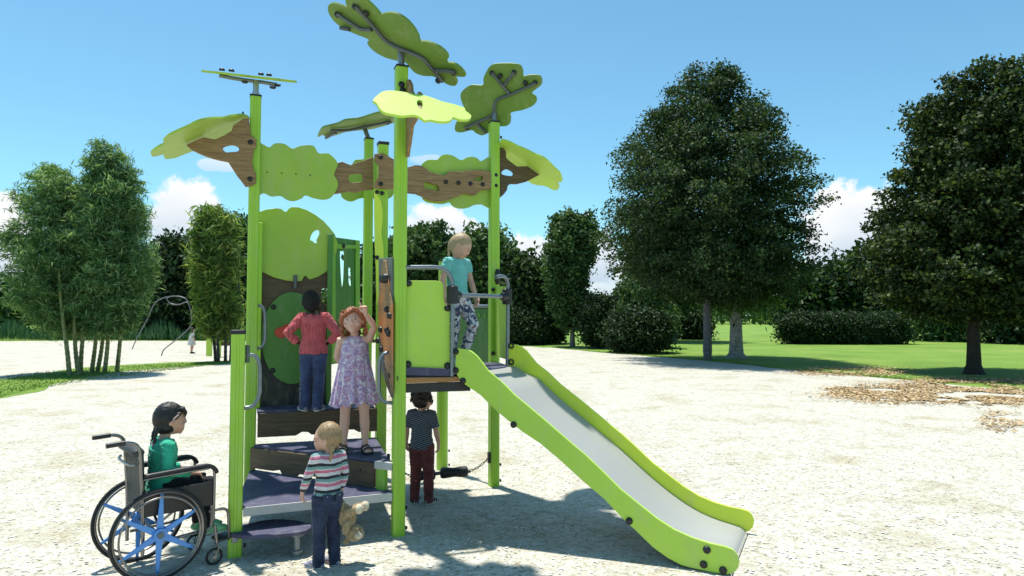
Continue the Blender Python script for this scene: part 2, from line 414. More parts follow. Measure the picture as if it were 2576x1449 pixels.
def litter():
    Ps = []
    for (px, py, a, b, n) in [(2330, 990, 250, 26, 13000), (2140, 935, 150, 12, 5200), (2440, 962, 170, 14, 5200), (2520, 1062, 60, 26, 500), (2500, 1000, 120, 22, 3600), (2120, 985, 60, 10, 900), (985, 1010, 14, 26, 50)]:
        r = np.sqrt(RNG.random(n)) ; r = r * (1 + .35 * RNG.normal(0, .5, n)); t = RNG.random(n) * 6.283
        for i in range(n):
            p = atZ(px + a * r[i] * math.cos(t[i]), py + b * r[i] * math.sin(t[i]), 0)
            q = p * .8
            if noise.noise(q) + .5 * noise.noise(q * 3) > -.22: Ps.append((p.x, p.y, .014 + random.random() * .03))
    P = np.array(Ps); n = len(P); a = RNG.random(n) * 6.283; ln = .022 + .035 * RNG.random(n); wd = ln * .5
    A = np.stack([np.cos(a) * ln, np.sin(a) * ln, RNG.normal(0, .18, n) * ln], 1); B = np.stack([-np.sin(a) * wd, np.cos(a) * wd, RNG.normal(0, .25, n) * wd], 1)
    o = quads_mesh('fallen_leaves', P, A, B, M['litter']); tag(o, 'orange brown fallen leaves lying in drifts under the dark tree', 'fallen leaves', None, 'stuff')
litter()
def blades():
    n = 9000; P = []
    # tufts along the lawn edges and over the strip by the bamboo
    for i in range(n):
        if i % 3 == 0:
            k = random.randrange(2, 9); a, b = right[k], right[k + 1]; t = random.random(); x = a[0] + (b[0] - a[0]) * t; y = a[1] + (b[1] - a[1]) * t + abs(random.gauss(0, .5)) - .12
        else:
            px = random.uniform(-40, 580); t = max(0, min(1, px / 580)); py = 1003 + (914 - 1003) * t ** .75 - random.random() * (46 * (1 - t) + 4); x, y = gp(px, py)
        P.append((x, y, .03))
    P = np.array(P); hgt = .012 + .022 * RNG.random(n); P[:, 2] = .008 + hgt * .8
    A = np.stack([RNG.normal(0, .02, n), RNG.normal(0, .02, n), hgt], 1); a = RNG.random(n) * 6.28; B = np.stack([np.cos(a) * .012, np.sin(a) * .012, 0 * a], 1)
    o = quads_mesh('grass_tufts', P, A, B, M['grass']); tag(o, 'short green grass tufts along the lawn edges', 'grass', None, 'stuff')
blades()
# ------------------------------------------------------------------ play tower
Z0 = V((0, 0, 1))
pF = atZ(590, 1399); pA = atZ(1001, 1347); pB = atZ(1242, 1223); pC = atZ(626, 1279); pG = atZ(956, 1250); pD = atZ(920, 1188); pE = atZ(1112, 1181)
U = (pA - pF).normalized(); NF = V((U.y, -U.x, 0)); WD = -NF
pP = V((-.561, 6.30, 0)); pQ = V((-.030, 7.29, 0))
TW = empty('play_tower', (pA + pC) / 2, 'lime green and brown playground tower with leaf canopies, spiral steps and slide', 'play tower')

def cv(f, pts): return [f(x, y) for x, y in pts]
def dom(p, n, r=.026, h=.02):
    mb = MB(); n = V(n).normalized(); x = n.orthogonal().normalized(); y = n.cross(x); seg = 12
    prof = [(r, 0), (r, h * .45), (r * .8, h * .8), (r * .4, h)]
    vs = [V(p) + n * z + (x * math.cos(2 * math.pi * k / seg) + y * math.sin(2 * math.pi * k / seg)) * rr for rr, z in prof for k in range(seg)]
    fs = [(i * seg + k, i * seg + (k + 1) % seg, (i + 1) * seg + (k + 1) % seg, (i + 1) * seg + k) for i in range(3) for k in range(seg)]
    fs += [tuple(range(seg)), tuple(3 * seg + k for k in range(seg))]
    mb.add(vs, fs); return mb
def bolt(parent, p, n, r=.026, h=.02): return mk('bolt', dom(p, n, r, h), M['black'], parent)
def plate(name, pxs, p0, n, th, m, parent=TW, holes=(), smooth=0, bevel=.004, label=None):
    """plate traced in a plane through p0 with normal n (pointing to the viewer); front face lies in that plane"""
    n = V(n).normalized(); f = lambda q: onP(q[0], q[1], p0, n)
    lp = [f(q) for q in pxs]
    if smooth: lp = catmull(lp, smooth)
    hs = [catmull([f(q) for q in h], 3) for h in holes]
    o = mk(name, panel([lp] + hs, -n, th), m, parent, bevel=bevel)
    if label: o['label'] = label
    return o

def post(p, ztop, m='lime_post', s=.112, zbot=0., cap=True, label=None):
    h = s / 2; g = .0025; r = .016; prof = []
    # rounded square with two shallow grooves on each face
    side = [(-h + r, -h), (-.0145, -h), (-.012, -h + g), (-.0095, -h), (.0095, -h), (.012, -h + g), (.0145, -h), (h - r, -h), (h - r * .62, -h + r * .08), (h - r * .3, -h + r * .3), (h - r * .08, -h + r * .62)]
    for k in range(4):
        c, sn = math.cos(k * math.pi / 2), math.sin(k * math.pi / 2)
        prof += [(x * c - y * sn, x * sn + y * c) for x, y in side]
    mb = MB(); n = len(prof)
    vs = [V((p.x, p.y, z)) + U * x + WD * y for z in (zbot, ztop) for x, y in prof]
    fs = [(i, (i + 1) % n, n + (i + 1) % n, n + i) for i in range(n)] + [tuple(range(n))[::-1], tuple(range(n, 2 * n))]
    mb.add(vs, fs)
    o = mk('post', mb, M[m], TW, ang=25)
    if label: o['label'] = label
    if cap:
        cb = MB(); cb.box((p.x, p.y, ztop + .008), (s + .008, s + .008, .02), (U, WD, Z0)); mk('post_cap', cb, M['black'], o, bevel=.004)
    return o
def zt(p, px, py): return atY(px, py, p.y).z
zA, zB, zC, zD, zG, zF, zE = zt(pA, 1007, 172), zt(pB, 1242, 310), zt(pC, 632, 245), zt(pD, 920, 352), zt(pG, 957, 366), zt(pF, 600, 840), zt(pE, 1112, 658)
oF = post(pF, zF); oA = post(pA, zA); oB = post(pB, zB); oC = post(pC, zC); oD = post(pD, zD); oG = post(pG, zG, zbot=0)
cb = MB(); cb.box((pF.x, pF.y, zF + .02), (.122, .122, .028), (U, WD, Z0)); mk('post_cap', cb, M['black'], oF, bevel=.006)
cb = MB(); cb.box((pG.x, pG.y, zG + .02), (.122, .122, .03), (U, WD, Z0)); mk('post_cap', cb, M['black'], oG, bevel=.006)
mb = MB(); mb.tube([V((pE.x, pE.y, 0)), V((pE.x, pE.y, 1.40))], .074, 24); mk('round_post', mb, M['lime_post'], TW)
oE = post(pE, zE, 'lime_post', .10, 1.41)
for p, pts in ((oF, [c2(215, 1228)]), (oB, [c8(414, 818), c8(414, 908)]), (oA, [c7(214, 1125), c7(214, 990)]), (oE, [c8(124, 740), c8(124, 820)])):
    base = {oF: pF, oB: pB, oA: pA, oE: pE}[p]
    for q in pts: bolt(p, onP(*q, base, NF), U, .018, .02)
bolt(oA, onP(*c6(553, 575), pA + NF * .056, NF), NF, .03); bolt(oA, onP(*c6(562, 614), pA + NF * .056, NF), NF, .03)
bolt(oB, onP(*c6(1226, 932), pB, NF), U, .018); bolt(oC, onP(*c5(880, 545), pC, NF), -U, .02)

# fascia boards and cloud panels between the posts
cl = plate('cloud_panel', cv(c5, [(975, 805), (1050, 822), (1110, 850), (1150, 820), (1200, 812), (1260, 825), (1320, 862), (1390, 838), (1480, 830), (1520, 845), (1560, 903), (1640, 905), (1690, 940), (1728, 990), (1725, 1030), (1702, 1080), (1702, 1110), (1730, 1160), (1730, 1210), (1700, 1270), (1660, 1310), (1600, 1325), (1510, 1310), (1440, 1285), (1400, 1315), (1330, 1337), (1270, 1325), (1210, 1290), (1130, 1295), (1060, 1265), (975, 1262)]), pC, NF, .02, M['leafgreen'], smooth=4)
for q in [(1090, 1077), (1223, 1085), (1352, 1094), (1481, 1104)]: bolt(cl, onP(*c5(*q), pC, NF), NF, .008, .004)
wb = plate('trunk_board', cv(c6, [(20, 1130), (125, 1105), (150, 1097), (180, 1110), (212, 1122), (245, 1105), (300, 1090), (362, 1063), (362, 1290), (330, 1292), (280, 1295), (240, 1310), (200, 1300), (150, 1310), (105, 1318), (20, 1310)]), pC + WD * .024, NF, .025, M['wood'],
           holes=[cv(c6, [(200, 1190), (270, 1180), (288, 1195), (285, 1230), (265, 1237), (205, 1238)])])
gb = plate('trunk_board', cv(c6, [(370, 1045), (400, 1042), (430, 1040), (490, 1075), (545, 1108), (600, 1135), (650, 1120), (690, 1125), (730, 1150), (742, 1165), (800, 1185), (845, 1190), (880, 1165), (950, 1165), (1090, 1152), (1150, 1165), (1222, 1178), (1222, 1205), (1200, 1225), (1222, 1250), (1222, 1285), (1150, 1285), (1090, 1290), (1060, 1322), (1040, 1328), (985, 1312), (940, 1330), (880, 1355), (820, 1368), (770, 1365), (720, 1350), (690, 1335), (650, 1318), (595, 1312), (490, 1285), (430, 1282), (370, 1278), (370, 1245), (395, 1205), (402, 1130), (372, 1092)]), pG + NF * .085, NF, .028, M['wood'],
           holes=[cv(c6, [(715, 1235), (755, 1245), (775, 1255), (795, 1252), (812, 1297), (760, 1288), (712, 1278)]), cv(c6, [(1045, 1215), (1095, 1195), (1108, 1205), (1095, 1225), (1060, 1228)])])
for q in [(412, 1070), (412, 1250), (1195, 1190), (1195, 1262), (855, 1237), (940, 1243), (1022, 1248), (1105, 1253)]: bolt(gb, onP(*c6(*q), pG + NF * .085, NF), NF, .026)
plate('cloud_panel', cv(c6, [(690, 1130), (700, 1108), (735, 1085), (795, 1085), (820, 1060), (850, 1048), (900, 1055), (945, 1082), (970, 1085), (1000, 1068), (1040, 1065), (1070, 1075), (1095, 1095), (1160, 1085), (1160, 1390), (1100, 1388), (1050, 1392), (1010, 1410), (960, 1417), (910, 1405), (880, 1375), (840, 1385), (780, 1382), (720, 1370), (690, 1330), (685, 1230)]), pG + NF * .03, NF, .02, M['leafgreen'], smooth=3)
plate('cloud_panel', cv(c6, [(140, 1310), (150, 1340), (180, 1362), (220, 1368), (270, 1348), (345, 1345), (395, 1362), (440, 1357), (490, 1335), (505, 1280), (500, 1180), (490, 1120), (430, 1090), (360, 1070), (275, 1083), (240, 1085), (212, 1118), (150, 1140), (130, 1200), (130, 1270)]), pD + WD * .06, NF, .02, M['leafgreen'], smooth=3)

# branch boards with drooping leaf roofs
brC = cv(c5, [(360, 828), (420, 800), (515, 758), (570, 770), (620, 778), (700, 742), (770, 700), (785, 650), (880, 590), (925, 588), (932, 640), (945, 740), (990, 780), (992, 850), (975, 870), (965, 900), (955, 980), (965, 1040), (988, 1090), (988, 1180), (930, 1205), (895, 1208), (860, 1160), (820, 1110), (775, 1040), (740, 985), (640, 965), (540, 935), (460, 900), (400, 870)])
hoC = cv(c5, [(690, 855), (770, 830), (830, 850), (828, 885), (760, 893), (715, 893)])
o = plate('branch_board', brC, pC + NF * .085, NF, .028, M['wood'], holes=[hoC])
for q in [(940, 805), (935, 1138)]: bolt(o, onP(*c5(*q), pC + NF * .085, NF), NF, .026)
def leafroof(tip, root, pb, nb, outline, m, th=.022):
    """leaf plate resting on a branch board (plane pb, nb): contains the board's top edge and the board's normal"""
    a = (onP(*root, pb, nb) - onP(*tip, pb, nb)).normalized(); n = a.cross(nb).normalized()
    if n.z < 0: n = -n
    p0 = onP(*tip, pb, nb) + n * .012
    lp = catmull([onP(*q, p0, n) for q in outline], 4)
    return mk('leaf_roof', panel([lp], n, th), m, TW, bevel=.005), p0, n, a, lp
lfC, pl, nl, al, lpC = leafroof(c5(360, 828), c5(890, 590), pC + NF * .071, NF, cv(c5, [(45, 915), (60, 890), (110, 852), (162, 825), (160, 795), (210, 745), (300, 700), (390, 660), (440, 632), (520, 603), (620, 590), (700, 588), (780, 570), (880, 563), (935, 590), (900, 640), (800, 720), (650, 800), (500, 850), (410, 890), (330, 920), (270, 945), (200, 958), (165, 955), (160, 918), (120, 925), (60, 938)]), M['leafgreen'])
brB = cv(c6, [(1215, 1000), (1245, 1005), (1265, 1030), (1265, 1070), (1290, 1095), (1340, 1130), (1370, 1130), (1410, 1128), (1492, 1187), (1440, 1215), (1400, 1235), (1340, 1250), (1290, 1250), (1275, 1265), (1272, 1290), (1250, 1320), (1215, 1350)])
plate('branch_board', brB, pB - NF * .0, NF, .028, M['wood_dark'], holes=[cv(c6, [(1238, 1165), (1270, 1148), (1312, 1172), (1302, 1195), (1240, 1185)])])  # dark oak here paints in the shade on an ordinary branch board
leafroof(c6(1492, 1187), c6(1255, 1020), pB, NF, cv(c6, [(1226, 955), (1280, 965), (1340, 995), (1400, 1020), (1460, 1050), (1520, 1075), (1560, 1110), (1590, 1140), (1625, 1175), (1640, 1210), (1640, 1238), (1608, 1240), (1622, 1265), (1615, 1290), (1580, 1290), (1540, 1270), (1510, 1262), (1470, 1258), (1425, 1240), (1330, 1170), (1250, 1080), (1222, 1010)]), M['lime'])
# the same branch and leaf on post A, pointing out to the front
def moveA(p):
    q = p - pC; s = -q.dot(U); d = q.dot(NF)
    return pA + NF * (s + .0) + U * (d - .02) + Z0 * p.z
z_off = .12
bmA = [moveA(onP(*q, pC + NF * .085, NF)) + Z0 * z_off for q in brC]; hmA = [moveA(onP(*q, pC + NF * .085, NF)) + Z0 * z_off for q in hoC]
mk('branch_board', panel([bmA, catmull(hmA, 3)], -U, .028), M['wood'], TW, bevel=.004)
def leafA():
    n = None
    f = moveA(V((0, 0, 0)))
    tip = moveA(onP(*c5(360, 828), pC + NF * .071, NF)) + Z0 * z_off
    # steeper leaf plane facing forward, traced from its lit upper face
    a = (NF * 1.0 - Z0 * .95).normalized(); n = a.cross(U); n = n if n.z > 0 else -n
    p0 = tip + n * .012 - a * .1
    pts = cv(c6, [(360, 680), (380, 655), (425, 622), (480, 614), (560, 622), (640, 638), (700, 645), (760, 662), (830, 688), (900, 705), (960, 722), (985, 735), (990, 752), (1020, 775), (1027, 795), (1005, 810), (950, 810), (905, 795), (890, 815), (850, 825), (800, 822), (750, 812), (715, 818), (680, 795), (640, 780), (560, 785), (500, 775), (440, 762), (405, 735), (385, 700)])
    lp = catmull([onP(*q, p0, n) for q in pts], 4)
    hole = [onP(*q, p0, n) for q in cv(c6, [(657, 690), (672, 676), (695, 685), (700, 715), (692, 742), (680, 738), (660, 710)])]
    o = mk('leaf_roof', panel([lp, hole], -n, .022), M['lime'], TW, bevel=.005); o['label'] = 'bright yellow green leaf roof facing the front'
    fr = [onP(*q, p0 - n * .03, n) for q in cv(c6, [(650, 684), (700, 684), (705, 745), (650, 742)])]
    mk('leaf_bracket', panel([fr], -n, .02), M['wood'], o)
leafA()

# top canopies on tilted plates with tube frames underneath
def canopy(outline, p0, n, tubes, bolts, m, polebase, poletop, th=.022, toward=1):
    n = V(n).normalized()
    if n.dot(V((0, 0, CAMZ)) - p0) < 0: n = -n          # n looks at the viewer = underside
    lp = catmull([onP(*q, p0, n) for q in outline], 4)
    o = mk('leaf_canopy', panel([lp], -n, th), m, TW, bevel=.005)
    for t in tubes:
        mb = MB(); mb.tube(catmull([onP(*q, p0 + n * .03, n) for q in t], 4, False), .019, 10); mk('canopy_tube', mb, M['darksteel'], o)
    for q in bolts: bolt(o, onP(*q, p0 + n * .012, n), n, .03, .03)
    mb = MB(); mb.tube([polebase, poletop], .03, 14); mb.tube([polebase, polebase + Z0 * .03], .045, 14); mk('canopy_pole', mb, M['greytube'], o)
    return o, lp
tA = atY(*c6(552, 350), pA.y); rA = (tA - V((0, 0, CAMZ))).normalized()
aA = V((.86, 0, -.5)); bA = V((-.37, .81, -.036)); nA = aA.cross(bA)
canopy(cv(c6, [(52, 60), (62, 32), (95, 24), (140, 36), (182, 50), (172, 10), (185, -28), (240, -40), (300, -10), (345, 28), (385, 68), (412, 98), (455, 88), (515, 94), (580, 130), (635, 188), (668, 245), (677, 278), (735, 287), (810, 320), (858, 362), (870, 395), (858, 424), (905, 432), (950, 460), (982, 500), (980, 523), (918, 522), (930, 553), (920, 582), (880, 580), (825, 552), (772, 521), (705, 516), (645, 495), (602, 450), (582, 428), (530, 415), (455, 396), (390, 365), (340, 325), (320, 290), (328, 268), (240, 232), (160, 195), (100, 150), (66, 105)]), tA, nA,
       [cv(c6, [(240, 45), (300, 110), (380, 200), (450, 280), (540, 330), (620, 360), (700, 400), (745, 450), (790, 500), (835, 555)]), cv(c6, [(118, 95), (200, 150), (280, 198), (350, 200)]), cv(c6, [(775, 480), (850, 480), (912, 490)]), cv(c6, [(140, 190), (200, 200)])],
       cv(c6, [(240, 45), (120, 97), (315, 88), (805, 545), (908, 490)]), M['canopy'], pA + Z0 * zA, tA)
tB = atY(*c6(1186, 760), pB.y)
uB = V((.80, .10, .50)); wB = V((.30, .93, -.20)); nB = V((-.28, -.80, -.62))
outB = cv(c6, [(1105, 578), (1110, 530), (1138, 472), (1168, 440), (1230, 430), (1320, 432), (1362, 445), (1378, 480), (1382, 516), (1430, 508), (1490, 512), (1508, 540), (1500, 580), (1440, 630), (1466, 655), (1470, 690), (1440, 722), (1380, 747), (1298, 766), (1296, 800), (1290, 838), (1262, 857), (1215, 860), (1175, 880), (1140, 905), (1100, 920), (1060, 905), (1030, 885), (965, 900), (925, 895), (915, 868), (930, 825), (975, 808), (1010, 800), (985, 745), (960, 685), (955, 640), (980, 605), (1030, 577)])
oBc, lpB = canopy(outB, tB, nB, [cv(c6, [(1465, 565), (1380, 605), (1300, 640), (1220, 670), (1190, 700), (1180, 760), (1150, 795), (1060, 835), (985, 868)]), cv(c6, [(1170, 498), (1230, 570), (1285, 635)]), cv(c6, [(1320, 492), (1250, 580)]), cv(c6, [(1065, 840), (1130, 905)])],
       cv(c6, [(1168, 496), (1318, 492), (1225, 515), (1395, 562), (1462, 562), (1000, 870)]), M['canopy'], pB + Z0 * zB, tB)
tD = atY(917, 322, pD.y)
nD = V((.17, -.12, -1)).normalized()
nD = V((.98, 0, .21)).cross(V((-.1, .93, .07)))
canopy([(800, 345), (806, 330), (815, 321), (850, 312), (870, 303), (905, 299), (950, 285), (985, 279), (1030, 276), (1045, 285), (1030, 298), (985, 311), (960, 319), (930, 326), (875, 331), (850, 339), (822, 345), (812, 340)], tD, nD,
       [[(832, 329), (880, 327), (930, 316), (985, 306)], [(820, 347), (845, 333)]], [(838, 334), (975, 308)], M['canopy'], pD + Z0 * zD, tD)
# edge-on leaf over the left post: the lobed leaf plate again, tipped so the line of sight lies in its plane
def edgeleaf():
    ctr = atY(630, 196, pC.y); vr = (ctr - V((0, 0, CAMZ))).normalized()
    l0, l1 = atY(510, 179, pC.y), atY(748, 206, pC.y); a = (l1 - l0).normalized(); n = a.cross(vr).normalized(); n = n if n.z > 0 else -n
    n = (n + vr * .012).normalized(); b = n.cross(a)
    # leaf outline in its own plane
    cB = sum(lpB, V()) / len(lpB); ax = (onP(*c6(1490, 530), tB, nB) - onP(*c6(930, 880), tB, nB)).normalized(); ay = V(nB).normalized().cross(ax)
    loc = [((p - cB).dot(ax), (p - cB).dot(ay)) for p in lpB]; w = max(q[0] for q in loc) - min(q[0] for q in loc); sc = (l1 - l0).length / w
    mid = (l0 + l1) / 2; x0 = (max(q[0] for q in loc) + min(q[0] for q in loc)) / 2
    o = mk('leaf_canopy', panel([[mid + a * ((x - x0) * sc) + b * (y * sc) - n * .012 for x, y in loc]], n, .024), M['leafgreen'], TW, bevel=.005)
    for q in [(682, 155), (768, 163), (1035, 195), (1108, 203)]:
        p = onP(*c5(*q), mid, -vr); bolt(o, p - n * .004, n, .03, .03)
    mb = MB(); P = lambda q: onP(*c5(*q), mid, -vr)
    mb.tube([P((655, 200)), P((760, 222)), P((890, 243)), P((1050, 262)), P((1180, 285))], .02, 10); mk('canopy_tube', mb, M['greytube'], o)
    for q in [(888, 247), (1185, 277), (1142, 298)]: bolt(o, P(q), -n, .035, .03)
    mb = MB(); mb.tube([pC + Z0 * zC, V((pC.x, pC.y, P((950, 258)).z))], .03, 14); mb.tube([pC + Z0 * zC, pC + Z0 * (zC + .05)], .04, 14); mk('canopy_pole', mb, M['steel'], o)
edgeleaf()

# play wall behind the left opening
pW = pC + WD * .34 + U * .0
def wallplate(name, pts, off, th, m, **k): return plate(name, cv(c3, pts), pW - NF * 0 + NF * off, NF, th, m, **k)
disc = wallplate('fruit_panel', [(185, 110), (215, 92), (290, 68), (360, 58), (398, 65), (418, 82), (432, 85), (446, 66), (470, 50), (520, 52), (580, 72), (640, 105), (700, 150), (750, 205), (785, 250), (802, 310), (795, 380), (762, 460), (722, 520), (660, 557), (602, 576), (580, 556), (570, 548), (558, 558), (545, 585), (500, 591), (430, 582), (340, 560), (262, 522), (215, 480), (188, 400), (180, 250)], .02, .022, M['leafgreen'], holes=[cv(c3, [(605, 290), (615, 250), (640, 222), (668, 220), (670, 250), (650, 290), (655, 305), (640, 312), (620, 295)])])
wallplate('back_board', [(225, 470), (740, 470), (740, 640), (712, 640), (690, 645), (682, 690), (695, 740), (712, 755), (740, 755), (740, 860), (225, 860)], -.012, .022, M['wood_dark'])
wallplate('lower_board', [(225, 862), (740, 862), (740, 1545), (225, 1545)], -.012, .022, M['black_panel'])
dd = wallplate('round_panel', [(475 + 225 * math.cos(t), 1000 + 334 * math.sin(t)) for t in np.linspace(0, 6.283, 49)[:-1]], .014, .02, M['deepgreen'])
for q in [(338, 775), (655, 780), (332, 1235)]: bolt(dd, onP(*c3(*q), pW + NF * .014, NF), NF, .03)
mb = MB(); q0, q1 = onP(*c3(497, 545), pW + NF * .03, NF), onP(*c3(497, 640), pW + NF * .03, NF); mb.tube([q0, q1], .022, 10); mk('hook', mb, M['darksteel'], disc)
ht = wallplate('red_heart', [(345, 965), (352, 938), (375, 925), (400, 920), (420, 903), (440, 898), (449, 915), (449, 955), (425, 985), (398, 1004), (368, 992)], .03, .016, M['red'])
wallplate('bright_hole_sliver', [(394, 1008), (425, 992), (449, 958), (447, 985), (420, 1000)], .024, .01, M['steel'])  # pale sliver added for the bright gap of a hole beside the heart
for (x0, x1, y0) in ((218, 262, 163), (733, 769, 247)):
    a, b = onP(*c3(x0, y0), pW + NF * .04, NF), onP(*c3(x1, y0), pW + NF * .04, NF); c = (a + b) / 2; w = (b - a).length
    mb = MB(); mb.box((c.x, c.y, (c.z + 1.0) / 2) , (w, w, c.z - 1.0), (U, WD, Z0)); o = mk('wall_post', mb, M['lime_post'] if x0 < 400 else M['deepgreen'], TW, bevel=.008)
# slatted side panel running back to the far post
p1 = onP(*c3(769, 300), pW, NF); p1.z = 0; dS = (pD - p1).normalized(); nS = V((dS.y, -dS.x, 0))
if nS.y > 0: nS = -nS
sl = plate('slotted_panel', cv(c3, [(769, 268), (965, 294), (965, 1150), (769, 1190)]), p1, nS, .02, M['deepgreen'], holes=[cv(c3, [(822, 374), (840, 372), (858, 376), (857, 500), (852, 600), (842, 645), (832, 600), (825, 500)]), cv(c3, [(882, 494), (893, 491), (905, 494), (907, 570), (908, 630), (897, 625), (885, 600)]), cv(c3, [(772, 1000), (780, 992), (790, 990), (791, 1060), (790, 1120), (772, 1130)])], label='dark green side panel with narrow slots')
for x0, x1 in ((765, 790), (938, 966)):
    plate('panel_frame', cv(c3, [(x0, 268 + (x0 - 765) * .13), (x1, 268 + (x1 - 765) * .13), (x1, 1170), (x0, 1185)]), p1 + nS * .02, nS, .018, M['green'], sl)
plate('panel_frame', cv(c3, [(791, 322), (937, 325), (937, 352), (791, 352)]), p1 + nS * .02, nS, .018, M['green'], sl)
for q in [(845, 335), (830, 905)]: bolt(sl, onP(*c3(*q), p1 + nS * .02, nS), nS, .03)

# climbing wall between the middle post and the front post (runs away from the viewer)
pK = pA - U * .075
kw = plate('climbing_wall', cv(c3, [(1100, 425), (1196, 415), (1196, 1440), (1105, 1200)]), pK, -U, .02, M['slategrey'], label='grey climbing board with orange trunk shape')
plate('trunk_shape', cv(c3, [(1132, 432), (1150, 440), (1165, 590), (1195, 760), (1196, 860), (1196, 1420), (1190, 1390), (1160, 1200), (1120, 1050), (1100, 920), (1095, 760), (1110, 600)]), pK - U * .018, -U, .016, M['climb'], kw)
plate('trunk_shape', cv(c3, [(1140, 1160), (1168, 1250), (1196, 1400), (1196, 1432), (1188, 1428), (1150, 1330), (1132, 1200)]), pK - U * .03, -U, .01, M['wood_dark'], kw)
for q in [(1168, 793), (1188, 838), (1122, 938), (1168, 943), (1180, 968), (1102, 1018), (1128, 1078)]: bolt(kw, onP(*c3(*q), pK - U * .02, -U), -U, .03, .035)
for q in [(1150, 570), (1165, 566)]: bolt(kw, onP(*c3(*q), pK - U * .02, -U), -U, .045, .06)
plate('leaf_strip', cv(c3, [(1070, -80), (1098, -20), (1120, 10), (1132, 120), (1122, 230), (1135, 330), (1138, 420), (1118, 520), (1105, 690), (1098, 742), (1086, 735), (1082, 500), (1072, 300)]), pG + NF * .07, NF, .018, M['lime_lit'], smooth=2)
for q in [(387, 1305), (421, 1313)]: bolt(oG, onP(*c6(*q), pG + NF * .07, NF), NF, .024)
bolt(oG, onP(*c3(1088, 417), pG + NF * .07, NF), NF, .024)
for q in [(1038, 845), (1038, 1035)]: bolt(oD, onP(*c3(*q), pD, NF), U, .02)

# decks and steps
def deck(name, pts, z, th=.05, m='deck'):
    lp = [V((p.x, p.y, z)) for p in pts]; return mk(name, panel([lp], -Z0, th), M[m], TW, bevel=.006)
i_ = lambda p, a, b: V((p.x, p.y, 0)) + U * a + NF * b
trim = simple('pale_deck_edge', (.50, .50, .47), .55, var=.1)
d2 = deck('step_deck', [i_(pF, .06, .02), i_(pA, -.06, .02), i_(pA, -.06, -.05), i_(pC, .02, .0), i_(pC, -.0, .06), i_(pF, .0, -.1), i_(pF, .06, -.06)], .405)
mb = MB(); a, b = i_(pF, .06, .026), i_(pA, -.06, .026); mb.box((a + b) / 2 + Z0 * .362, ((b - a).length, .014, .075), (U, WD, Z0)); mk('deck_edge', mb, trim, d2, bevel=.003)
for q in [(280, 832), (490, 865)]: bolt(d2, atZ(*c2(*q), .405), Z0, .012, .004)
dCA = (pA - pC).normalized(); nCA = V((dCA.y, -dCA.x, 0)); nCA = nCA if nCA.y < 0 else -nCA
d3 = deck('step_deck', [pC + dCA * .08 + nCA * .02, pA - dCA * .09 + nCA * .02, i_(pA, -.06, -.06), i_(pG, -.06, .03), i_(pC, .07, .02)], .665)
fa = pC + dCA * .06 + nCA * .05; fb = pA - dCA * .24 + nCA * .05
def fascia(a, b, ztop, h, notch, parent, n, m='wood_dark'):
    d = (b - a); Ln = d.length; d.normalize(); pr = [(0, 0), (Ln, 0), (Ln, -h), *[(Ln * s, -h + t) for s, t in notch], (0, -h)]
    lp = [V((a.x, a.y, ztop)) + d * s + Z0 * z for s, z in pr]; return mk('wood_fascia', panel([lp], -n, .03), M[m], parent, bevel=.004)
fascia(fa, fb, .640, .225, [(.62, 0), (.60, .02), (.42, .025), (.40, .0), (.28, .0), (.26, .04), (.2, .02), (.05, .02)], d3, nCA)
for q in [(395, 565), (1050, 690)]: bolt(d3, onP(*c2(*q), fa, nCA), nCA, .012, .006)
mb = MB(); mb.box(pA - dCA * .16 + nCA * .03 + Z0 * .5, (.09, .05, .22), (dCA, nCA, Z0)); mk('deck_bracket', mb, M['green'], d3, bevel=.004)
mb = MB(); mb.box(pA - dCA * .13 + nCA * .045 + Z0 * .628, (.2, .03, .07), (dCA, nCA, Z0)); mk('deck_edge', mb, trim, d3, bevel=.003)
d4 = deck('step_deck', [i_(pC, .07, .02), i_(pG, -.07, .02), i_(pG, -.07, -.30), i_(pD, .0, .0), p1 + Z0 * 0, i_(pC, .07, -.9)], 1.005)
fascia(i_(pC, .07, .055), i_(pG, -.05, .055), .985, .25, [(.84, 0), (.80, .03), (.66, .035), (.62, .0), (.44, .0), (.41, .03), (.36, .035), (.31, .0)], d4, NF)
# low stepping disc on a steel foot
cs = atZ(679, 1326, .2)
def stepdisc():
    pts = [atZ(x, y, .215) for x, y in [(575, 1336), (600, 1326), (640, 1313), (690, 1306), (740, 1308), (775, 1316), (783, 1324), (770, 1334), (730, 1341), (680, 1345), (630, 1347), (590, 1344)]]
    o = mk('step_disc', panel([catmull(pts, 3)], -Z0, .032), M['deck'], TW, bevel=.008)
    f = atZ(746, 1398, 0); mb = MB(); mb.tube([f, f + Z0 * .19], .028, 16); mb.tube([f, f + Z0 * .05], .048, 16); mb.tube([f + Z0 * .17, f + Z0 * .184], .06, 16); mk('step_foot', mb, M['greytube'], o)
    for q in [(605, 1070), (680, 1075)]: bolt(o, atZ(*c2(*q), .215), Z0, .014, .005)
    mb = MB(); g = i_(pF, 0, .062); mb.box(g + Z0 * .16, (.05, .02, .06), (U, WD, Z0)); mk('step_bracket', mb, M['greytube'], o, bevel=.004)
stepdisc()

